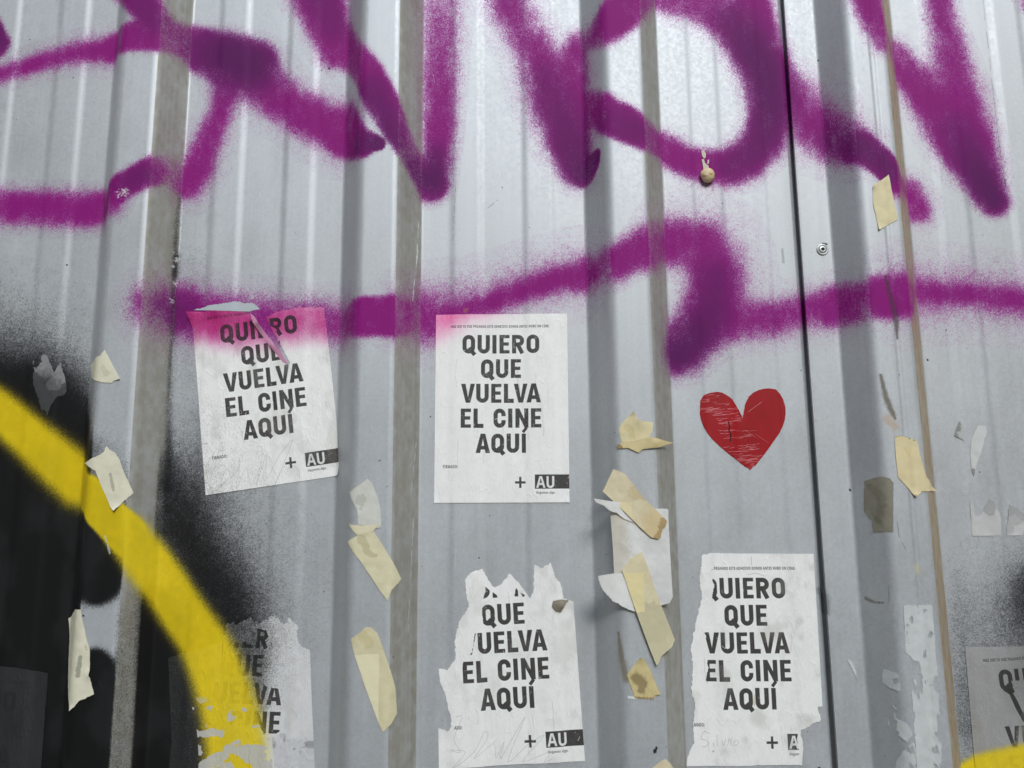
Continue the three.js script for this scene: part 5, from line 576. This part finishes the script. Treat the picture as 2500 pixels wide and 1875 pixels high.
{ // crumpled star of tape
  const root = new THREE.Group();
  tape([[666.4,81.1,0.3],[670.1,87.3,0.3],[683,99.7,0.3],[688,89.8,0.3],[703.9,87.9,0.2],[702.7,79,0.3],[698.9,71.9,0.3],[689.9,69.4,0.2],[684.4,63.2,0.2],[675.5,60.7,0.2],[669.5,67.8,0.2]], null, { part: 'upper_flap', root, seed: 8, color: [222, 208, 164], areas: [[[[682.6,89],[704.8,89.7],[702.4,71.9],[684.5,66.8]], [230, 216, 172], 0.7]], stains: [[[[676.2,82.8,3.7],[678.5,80.1,4.1],[680.8,77.4,4.4],[683.1,75.6,4.5],[685.4,75.5,4.1],[687.8,76.4,3.3],[690.2,77.3,2.6]], [206, 186, 124], 0.7]], lift: bump([[688,89.8,14,3.00],[683,99.7,10,3.00]]) });
  tape([[699.7,71.9,0.2],[727.4,66.9,0.3],[709.5,61.4,0.2],[691.3,59.6,0.3],[686.8,55.6,0.3],[675.5,61,0.2],[665.2,60.2,0.4],[664.1,64.3,0.3],[670.4,66.9,0.2],[684.6,68.9,0.2]], 'browner flap standing off the rib', { part: 'lower_flap', root, seed: 9, color: [214, 196, 146], stains: [[[[665.8,62.5,2.6],[667.1,61.9,2.2],[668.5,61.2,1.9]], [112, 88, 52], 0.9]], h: 1.2, lift: bump([[727.4,66.9,24,9.00],[704,66.6,18,3.00]]) });
  add(root, 'masking_tape', 'crumpled star-shaped scrap of yellowed tape', 'tape', 'scraps of masking tape on the ribs');
}
// white paper taped over the rib: flat on the crown, its sides standing free of the flanks
const flat = (dz) => (x, y, h) => world(x, y, RD + dz + h);
{
  const root = new THREE.Group();
  const pap = (poly, name, label, o) => tape(poly, label, { part: name, root, color: [228, 227, 222], ...o, place: flat(o.dz) });
  pap([[574.8,-5,0.3],[581.7,-7.1,0.3],[592.9,-10.7,0.2],[610.3,-9.1,0.2],[621,-2.8,0.1],[633.2,-2.9,0.3],[635.2,-4.1,0.1],[635.1,-19.6,0.1],[635.4,-53.5,0.1],[636.1,-92,0.3],[632.8,-98.3,0.2],[621.5,-101.2,0.1],[605.4,-100.1,0.1],[588.5,-93.3,0.2],[577.2,-79.9,0.2],[576.6,-44.6,0.1]], 'paper', null, { seed: 11, dz: 0.9, lift: (x, y) => 1.2 * fbm(x / 22, y / 30) + 0.004 * Math.pow(Math.max(0, x - 616), 2), stains: [[[[578.8,-15.7,14],[580.1,-29.4,12],[581.3,-46.3,12],[579.1,-64.9,10]], [186, 172, 144], 0.75, 0.3], [[[618.1,-80.2,16],[622.8,-90.3,14],[619.5,-41.6,12]], [196, 198, 192], 0.5, 0.3]] });
  pap([[554.9,8.2,0.3],[567.1,6.4,0.2],[580.1,4.6,0.1],[598.3,3.4,0.1],[598.5,-16.7,0.1],[589.1,-13.2,0.5],[580.6,-6.3,0.8],[573.7,-4.5,0.8],[566.9,0.7,0.8],[557.4,4.3,0.6]], 'upper_flap', 'torn flap standing off to the side', { seed: 12, dz: 2.4, lift: (x, y) => 0.02 * Math.pow(Math.max(0, 592 - x), 2) });
  pap([[557.8,-68.8,0.1],[573.6,-68,0.1],[584.8,-68.1,0.1],[590.4,-79.9,0.1],[597.2,-106.4,0.3],[589.6,-103.9,0.8],[576.2,-96.4,1],[564.6,-84.7,1],[559.7,-76.3,0.8]], 'lower_flap', 'torn white flap standing off to the side', { seed: 13, dz: 2.4, lift: (x, y) => 0.02 * Math.pow(Math.max(0, 592 - x), 2) });
  add(root, 'torn_paper', 'stained white paper held on the rib by two tapes, its left flaps torn', 'paper');
}
tape([[579.2,38.7,0.2],[586.1,36,0.2],[592.1,32.5,0.2],[607.2,11.6,0.2],[633.1,-15.2,0.5],[632,-19.5,0.8],[628.1,-23.2,0.8],[626.4,-30.5,0.8],[623.7,-33.9,0.4],[616,-32.1,0.2],[604.3,-21,0.1],[589.2,-5.5,0.1],[575.7,7.5,0.1],[567.2,15.4,0.2],[570.9,22.3,0.2]], 'wide yellowed tape strip with a burnt end across the white paper', { seed: 14, color: TAN, dz: 1, place: flat(3.6), areas: [[[[579.1,4.1],[597.3,3.4],[596.8,-13.2],[589.2,-5.5]], [234, 220, 172], 0.8]], stains: [[[[632.1,-17.8,6],[628.7,-23.7,5],[626.4,-30,6],[624.2,-33,5]], [116, 84, 44], 0.9], [[[625.1,-19.4,18],[619.6,-27.9,14]], [206, 172, 104], 0.6, 0.3], [[[602,13.4,8],[610.6,11.5,6]], [186, 162, 112], 0.6]] });
tape([[584.8,-64.7,0.2],[594.6,-53,0.2],[606,-46.7,0.2],[609.9,-56.5,0.1],[617.6,-81.6,0.1],[623.7,-99.9,0.1],[636.7,-134.4,0.6],[632.2,-142.5,0.8],[623.5,-148.9,0.8],[617.2,-159.4,0.4],[611.8,-145.6,0.1],[602.6,-119.5,0.1],[596.4,-101.4,0.1],[590.2,-81.4,0.1]], 'long slanting tape strip hanging from the foot of the white paper', { seed: 15, color: [224, 212, 174], place: flat(3.4), areas: [[[[587.2,-68.1],[606.9,-68.2],[606.7,-107.2],[597.1,-107.1]], [236, 220, 164], 0.85], [[[623.6,-101.6],[636.7,-134.4],[617.2,-159.4],[597.9,-108],[607.3,-107.2]], [208, 200, 164], 0.7]], stains: [[[[614.8,-109.7,12],[616.2,-117.9,14],[618.4,-126.1,12]], [176, 170, 140], 0.75]], lift: (x, y) => -2.2 * sst(-190, -230, y) });
tape([[681.4,-151.3,0.3],[685.5,-154.3,0.4],[691.8,-165.7,0.3],[700.3,-187.4,0.6],[695.2,-188.5,0.8],[693.4,-192.2,0.8],[682.5,-191.3,0.6],[674.9,-191.2,0.3],[671.1,-180,0.3],[667.3,-168.7,0.3]], 'small scorched tape scrap with a brown burn in its middle', { seed: 16, color: [214, 196, 142], stains: [[[[676.4,-172,4.9],[678.9,-173.6,4.8],[681.4,-175.1,4.7],[683,-176.9,4.5],[683,-178.9,4.2],[682,-181.1,3.8],[681.1,-183.3,3.4]], [98, 80, 50], 0.9, 0.32], [[[675.8,-190.9,1.3],[678.6,-191.1,1.3],[681.3,-191.2,1.3],[684.2,-191.3,1.3],[687.2,-191.4,1.3],[690.3,-191.4,1.3],[693.4,-191.4,1.3]], [120, 88, 44], 0.8]], lift: bump([[681.4,-151.3,10,2.00],[700.3,-187.4,8,2.00]]) });
tape([[667.4,-189.3,0.1],[672.5,-189.6,0.1],[677.8,-191.3,0.1],[677.4,-192.2,0.1],[667.7,-191.2,0.1]], 'thin white paper sliver poking from under scorched tape', { seed: 17, color: [236, 236, 234], h: 0.4, name: 'paper_sliver', category: 'paper', group: null });
tape([[689.3,-257.4,0.3],[700.3,-249.8,0.2],[703.7,-249.1,0.2],[715.5,-259.7,0.2],[727.7,-275.6,0.2],[696.1,-273.1,0.2]], 'cream tape tip beside a black blot on the rib', { seed: 18, color: TAN });
tape([[988.8,349.3,0.3],[997.6,355.1,0.3],[1007.5,362.3,0.2],[1008.9,346.1,0.1],[1010.9,326.5,0.1],[1013.2,310,0.5],[1002.6,304.3,0.5],[991,297.7,0.3],[989.5,313.2,0.3],[987.4,328.7,0.2]], 'clean yellow tape scrap beside the purple stroke on the overlapping sheet', { seed: 19, color: [226, 213, 170], lift: bump([[991,297.7,10,2.00],[988.8,349.3,8,2.00]]) });
tape([[988.7,69.6,0.4],[995.1,71.3,0.5],[1007.1,67.6,0.5],[1012.1,65,0.1],[1013.4,50,0.1],[1019.1,27.2,0.2],[1048.5,13.7,0.6],[1012.6,12.5,0.5],[1005.1,6.9,0.3],[997.3,17,0.1],[988.6,27.5,0.1],[987.9,50.2,0.1]], 'kinked yellow tape strip with singed ends below a soot streak', { seed: 20, color: [226, 210, 164], stains: [[[[989.6,69.9,0.9],[991.9,70.5,0.9],[994.1,71,0.9],[996.8,70.9,0.9],[1000.4,69.8,1],[1004.5,68,1.1],[1008.7,66.2,1.1]], [104, 76, 40], 0.8], [[[1005.2,8.2,1.3],[1005.7,7.7,1.1],[1006.1,7.2,0.9]], [110, 84, 44], 0.85], [[[999.1,57.1,1.9],[1000,54.8,1.7],[1001,52.4,1.6],[1002,50.1,1.5]], [212, 186, 120], 0.6]], lift: bump([[1048.5,13.7,12,4.00],[1005.1,6.9,8,2.00]]) });
tape([[952.2,24.5,0.2],[970.2,28.6,0.5],[979.8,26.7,0.6],[983.4,22.3,0.4],[978.7,-28.4,0.4],[957.8,-29.2,0.6],[957.5,-17.4,0.8],[949.5,-7,0.4]], 'old dirty grey-brown tape residue on the shaded rib flank', { seed: 22, color: [142, 137, 120], h: 0.3, stains: [[[[958.1,17.6,3.7],[962.7,13.7,4.2],[967.3,9.9,4.6],[969.9,5.1,4.9],[969.4,-1.2,4.9],[966.9,-8.4,4.7],[964.5,-15.7,4.5]], [106, 100, 82], 0.7, 0.3]] });

// ---------------------------------------------------------------- paper remnants
function remnant(name, label, polys, o) {
  const root = new THREE.Group();
  polys.forEach((p, i) => tape(p, null, { part: o.part ?? 'paper_flake', root, seed: o.seed + i, color: o.color, h: o.h ?? 0.3, stains: o.stains, holes: o.holes }));
  add(root, name, label, o.category ?? 'sticker scrap', 'torn remnants of old stickers');
}
remnant('sticker_remnant', 'ragged white sticker remnant with straight lower edge above the greyed sticker', [[[1094.8,1.9,0.5],[1097.5,-3.5,0.8],[1099.1,-14.2,0.9],[1104.7,-12.5,0.9],[1111.2,-1.9,1],[1116.4,5.3,1],[1121.3,-0.2,0.8],[1126,-14.5,0.8],[1123.9,-34.5,0.2],[1093.9,-34.6,0.1]], [[1130.7,-32.2,0.5],[1135.4,-11,0.9],[1137.3,-2.1,0.9],[1145.9,-5.7,1],[1152.3,-12.9,0.8],[1152.7,-20,0.5],[1148,-34.5,0.1],[1131.9,-34.7,0.1]]], { seed: 30, color: [196, 196, 192], stains: [[[[1113.7,-3.7,8],[1114.2,-7.2,6],[1134.1,-14.5,6],[1133.7,-26.9,6],[1141.5,-12.8,12]], [120, 120, 118], 0.7], [[[1098.3,-30.2,14],[1141.5,-28.8,14]], [210, 210, 206], 0.6]] });
remnant('sticker_remnant', 'narrow almond-shaped white paper flake with a dark lower tip', [[[1103.1,69.7,0.6],[1112,84.3,0.8],[1120.1,83.3,0.8],[1120.3,76.9,0.6],[1112.8,56.8,0.6],[1104.5,38.6,0.4],[1101.7,28.7,0.3],[1099.6,35.1,0.4],[1100,53.2,0.6]]], { seed: 33, color: [206, 207, 203], stains: [[[[1101.4,35.1,1.9],[1101.5,32.8,1.6],[1101.5,30.5,1.3]], [90, 90, 88], 0.9]] });
remnant('sticker_remnant', 'small pale triangular flake left of the almond-shaped one', [[[1085.2,73.5,0.4],[1092.6,89.1,0.5],[1096.6,80.8,0.5],[1094.7,67.9,0.4],[1088.7,71.6,0.3]]], { seed: 34, color: [186, 188, 184], h: 0.4, stains: [[[[1085.6,73.5,5],[1089.6,80.8,4],[1092.6,88.2,4]], [96, 96, 94], 0.8]] });
remnant('sticker_remnant', 'peeled pale streaks of an old film down the grooved rib', [
  [[982.9,-102.6,0.2],[1011.9,-102.1,0.3],[1011.3,-138.6,0.8],[1010.8,-170.9,1],[1009.4,-202.9,1],[1008.1,-234.4,1],[1006.1,-271.7,0.5],[981.5,-271.6,1],[982.4,-234.2,1],[983.6,-193.1,1],[981.9,-170.7,0.8],[980.9,-148.1,0.5]], [[956.4,-167.2,0.6],[972.1,-170.4,0.8],[971,-173.8,0.8],[964.8,-175.6,0.8],[966.1,-180.3,0.6],[975,-177.2,0.5],[971.6,-185.8,0.6],[962.2,-185,0.6],[953.8,-179.9,0.6]],
  [[960.1,-199.1,0.8],[967.4,-204.2,1],[965,-212.7,1],[976.5,-216.9,1.2],[980.6,-226.4,1],[974.9,-234.3,1],[963.7,-227.3,1],[956.4,-220.8,1]], [[974.5,-239.1,1],[981.6,-234.2,1],[983.5,-249.9,1],[986.4,-271.6,1],[954.1,-277.1,1],[963.1,-252.8,1.2]],
  [[918.1,-160.1,0.6],[922.4,-161.8,0.6],[926.8,-171.9,0.8],[926.9,-181.9,0.5],[924.1,-173.6,0.6]], [[923.2,-260,0.5],[926.8,-259.2,0.5],[926.5,-273.7,0.5],[922.1,-273.7,0.4]],
], { seed: 36, color: [204, 207, 204], part: 'film_flake', h: 0.25, holes: 0.42 });
remnant('sticker_remnant', 'glossy black-sprayed sticker remnant with white scuffed peaks', [[[-65.4,167.6,0.8],[-58.3,161.8,1],[-55.3,175.1,0.8],[-53,177,0.6],[-47.4,167.4,0.8],[-40.6,154,1],[-35,165.4,0.8],[-26.4,140.6,0.8],[-25.2,133,0.4],[-28.1,127.4,0.3],[-35.5,126.5,0.4],[-41.1,116.2,0.5],[-43.9,105,0.6],[-47.5,103.2,0.6],[-57.1,127.6,0.6],[-63,140.9,0.6]]], { seed: 46, holes: 0.36, color: [78, 78, 78], stains: [[[[-61.1,161.8,8],[-53.9,165.6,9],[-50.4,157.9,10],[-38.1,157.8,10],[-34.5,148.2,9],[-39.5,140.7,8]], [206, 206, 204], 0.85], [[[-54.7,122,26],[-45.4,121.9,22],[-52,133.3,20]], [44, 44, 44], 0.9, 0.3]] });

// ---------------------------------------------------------------- heart, rivet, gum
{
  const poly = [[778.5,115],[782.5,121.1],[789.1,123.5],[797.4,124.6],[803,123.7],[809.2,119.9],[813.7,116.2],[820.4,104.9],[824.5,95.4],[826.3,103.4],[828.2,111.2],[832.7,119.2],[838.1,123.8],[843.8,126.4],[849.5,127.8],[855.1,128.3],[863.3,126.9],[867.2,121.6],[870,115.6],[871.9,107.6],[871.8,100.1],[870.4,92.7],[868.1,86.3],[863.9,78],[858.9,71.6],[847,56.1],[835.3,42.6],[833,41.7],[829.5,37.9,0.3],[827.8,39.9,0.3],[824.3,41.6],[815.5,48.6],[806.8,55.6],[798,63.4],[789.3,72.2],[784.5,78.7],[780.8,86.2],[778.4,93.6],[777.4,100.1]];
  const b = bounds(poly), n = 512, cv = document.createElement('canvas'); cv.width = cv.height = n; const c = cv.getContext('2d'), r = rng(8);
  c.fillStyle = '#a0131d'; c.fillRect(0, 0, n, n);
  const X = (x) => (x - b[0]) / (b[1] - b[0]) * n, Y = (y) => (1 - (y - b[2]) / (b[3] - b[2])) * n;
  for (const [fx, fy, w, m] of [[0.16, 0.14, 0.2, 9], [0.28, 0.3, 0.34, 26], [0.34, 0.42, 0.26, 18], [0.42, 0.56, 0.3, 16], [0.46, 0.72, 0.34, 26], [0.52, 0.84, 0.28, 26], [0.58, 0.93, 0.16, 14], [0.2, 0.22, 0.3, 10]]) for (let i = 0; i < m; i++) { const x = (fx + (r() - 0.5) * w) * n, y = (fy + (r() - 0.5) * 0.1) * n, l = n * (0.02 + 0.1 * r() * r()); c.strokeStyle = 'rgba(232,160,162,' + (0.25 + 0.45 * r()) + ')'; c.lineWidth = 0.8 + 2.2 * r() * r(); c.beginPath(); c.moveTo(x - l, y + 4 * r()); c.lineTo(x, y + 3 * r()); c.lineTo(x + l, y - 5 * r()); c.stroke(); }
  for (const p of [[[830.4,101.5],[846.7,112.9]], [[837.3,77.3],[851.3,67.1]], [[827.4,81.1],[837.1,73.7]], [[869.9,113.2],[871.3,106.7]]]) { c.strokeStyle = 'rgba(226,150,150,0.6)'; c.lineWidth = 2; c.beginPath(); p.forEach(([s, y], i) => i ? c.lineTo(X(s), Y(y)) : c.moveTo(X(s), Y(y))); c.stroke(); }
  c.strokeStyle = 'rgba(50,18,16,0.85)'; c.lineWidth = 7; c.lineCap = 'round'; c.beginPath(); [[807.9,90.5],[809.1,85.9],[808.1,81.3],[810,75.7],[809,69.3]].forEach(([s, y], i) => i ? c.lineTo(X(s), Y(y)) : c.moveTo(X(s), Y(y))); c.stroke();
  const im = c.getImageData(0, 0, n, n); for (let i = 0; i < n * n; i++) { const g = 12 * (hash(i % n, i / n | 0) - 0.5) + 22 * (fbm((i % n) / 60, (i / n) / 160) - 0.5); for (let k = 0; k < 3; k++) im.data[i * 4 + k] = clamp(im.data[i * 4 + k] + g * (k ? 0.5 : 1), 0, 255); } c.putImageData(im, 0, 0);
  add(piece(poly, { h: 0.5, uv: (s, y) => [(s - b[0]) / (b[1] - b[0]), (y - b[2]) / (b[3] - b[2])], material: new THREE.MeshStandardMaterial({ map: canvasTexture(cv), bumpMap: canvasTexture(cv, false), bumpScale: 0.0008, roughness: 0.34, side: THREE.DoubleSide }), step: 1.5, cell: 3.2 }), 'heart_sticker', 'scratched red heart-shaped sticker on bare metal', 'sticker');
}
{ // pop rivet with a washer
  const [s, y] = [[924.8,286.9]][0], root = new THREE.Group(), steel = new THREE.MeshStandardMaterial({ color: 0xb9bcba, metalness: 0.7, roughness: 0.42 }), dark = new THREE.MeshStandardMaterial({ color: 0x141414, roughness: 0.7 });
  const lathe = (pts, m, n) => { const q = new THREE.Mesh(new THREE.LatheGeometry(pts.map(([a, b]) => new THREE.Vector2(a / 1000, b / 1000)), 40), m); q.rotation.x = Math.PI / 2; q.name = n; root.add(q); };
  lathe([[4.6, 0], [6.3, 0.1], [6.6, 0.6], [6.2, 1.2], [5.2, 1.25], [4.7, 0.9], [4.6, 0.4]], steel, 'washer');
  lathe([[1.7, 0.2], [1.75, 1.5], [2.2, 1.9], [3.4, 1.7], [4.3, 1.2], [4.7, 0.5], [4.7, 0]], steel, 'rivet_head');
  lathe([[0, 0.5], [1.2, 0.45], [1.8, 0.6]], dark, 'rivet_hole');
  root.position.set(...onSheet(s, y, 0.1)); shade(root);
  add(root, 'rivet', 'round pop rivet with a dark centre hole on the overlap edge', 'rivet');
}
{ // dried lump of chewing gum with torn strands above it
  const root = new THREE.Group(), [s, y] = [[798,377.3]][0], n = 128, d = new Uint8Array(n * n * 4);
  for (let j = 0; j < n; j++) for (let i = 0; i < n; i++) { const q = (j * n + i) * 4, g = 26 * (fbm(i / 14, j / 14) - 0.5) + 8 * (hash(i, j) - 0.5), t = sst(0.56, 0.7, fbm(i / 20 + 9, j / 20)); d[q] = 214 + g - 30 * t; d[q + 1] = 192 + g - 40 * t; d[q + 2] = 150 + g - 48 * t; d[q + 3] = 255; }
  const t = new THREE.DataTexture(d, n, n); t.colorSpace = THREE.SRGBColorSpace; t.magFilter = THREE.LinearFilter; t.needsUpdate = true;
  const m = new THREE.MeshStandardMaterial({ map: t, roughness: 0.55 });
  const g = new THREE.SphereGeometry(0.0085, 40, 28), p = g.attributes.position;
  for (let i = 0; i < p.count; i++) { const x = p.getX(i) * 1000, yy = p.getY(i) * 1000, z = p.getZ(i) * 1000, k = 1 + 0.12 * (fbm(x / 4 + 5, yy / 4 + z / 5, 3) - 0.5) - 0.1 * Math.exp(-Math.pow((x + 6.5) / 1.6, 2) - Math.pow((yy + 3) / 2.5, 2)); p.setXYZ(i, x * k * 0.98 / 1000, yy * k * 1.04 / 1000, z * k * 0.72 / 1000); }
  g.computeVertexNormals();
  const lump = new THREE.Mesh(g, m); lump.name = 'lump'; lump.position.set(...onSheet(s, y, 4.2)); root.add(lump);
  const strandMat = new THREE.MeshStandardMaterial({ color: 0xcfc8b4, roughness: 0.7, side: THREE.DoubleSide });
  for (const q of [[[793.1,408.9,0.3],[796.3,410.4,0.3],[798,406.2,0.4],[798,401.4,0.3],[795.8,399.4,0.3],[793.6,403.5,0.3]], [[793,398.6,0.2],[795.8,399.4,0.3],[796.3,394.8,0.3],[798.2,392.7,0.4],[800.4,390.6,0.2],[800.5,384.5,0.1],[794.7,384.5,0.1],[794.2,390.7,0.3]], [[799.8,397.7,0.2],[801.6,398.5,0.2],[801.1,393.7,0.2],[799.3,392.7,0.2]]]) { const e = piece(q, { h: 0.9, uv: () => [0.5, 0.5], material: strandMat, seed: 4, step: 0.8, cell: 2, thick: 0.7 }); e.name = 'strand'; root.add(e); }
  shade(root); add(root, 'chewing_gum', 'round beige lump of dried gum on purple paint', 'chewing gum');
}
renderer.render(scene, camera);
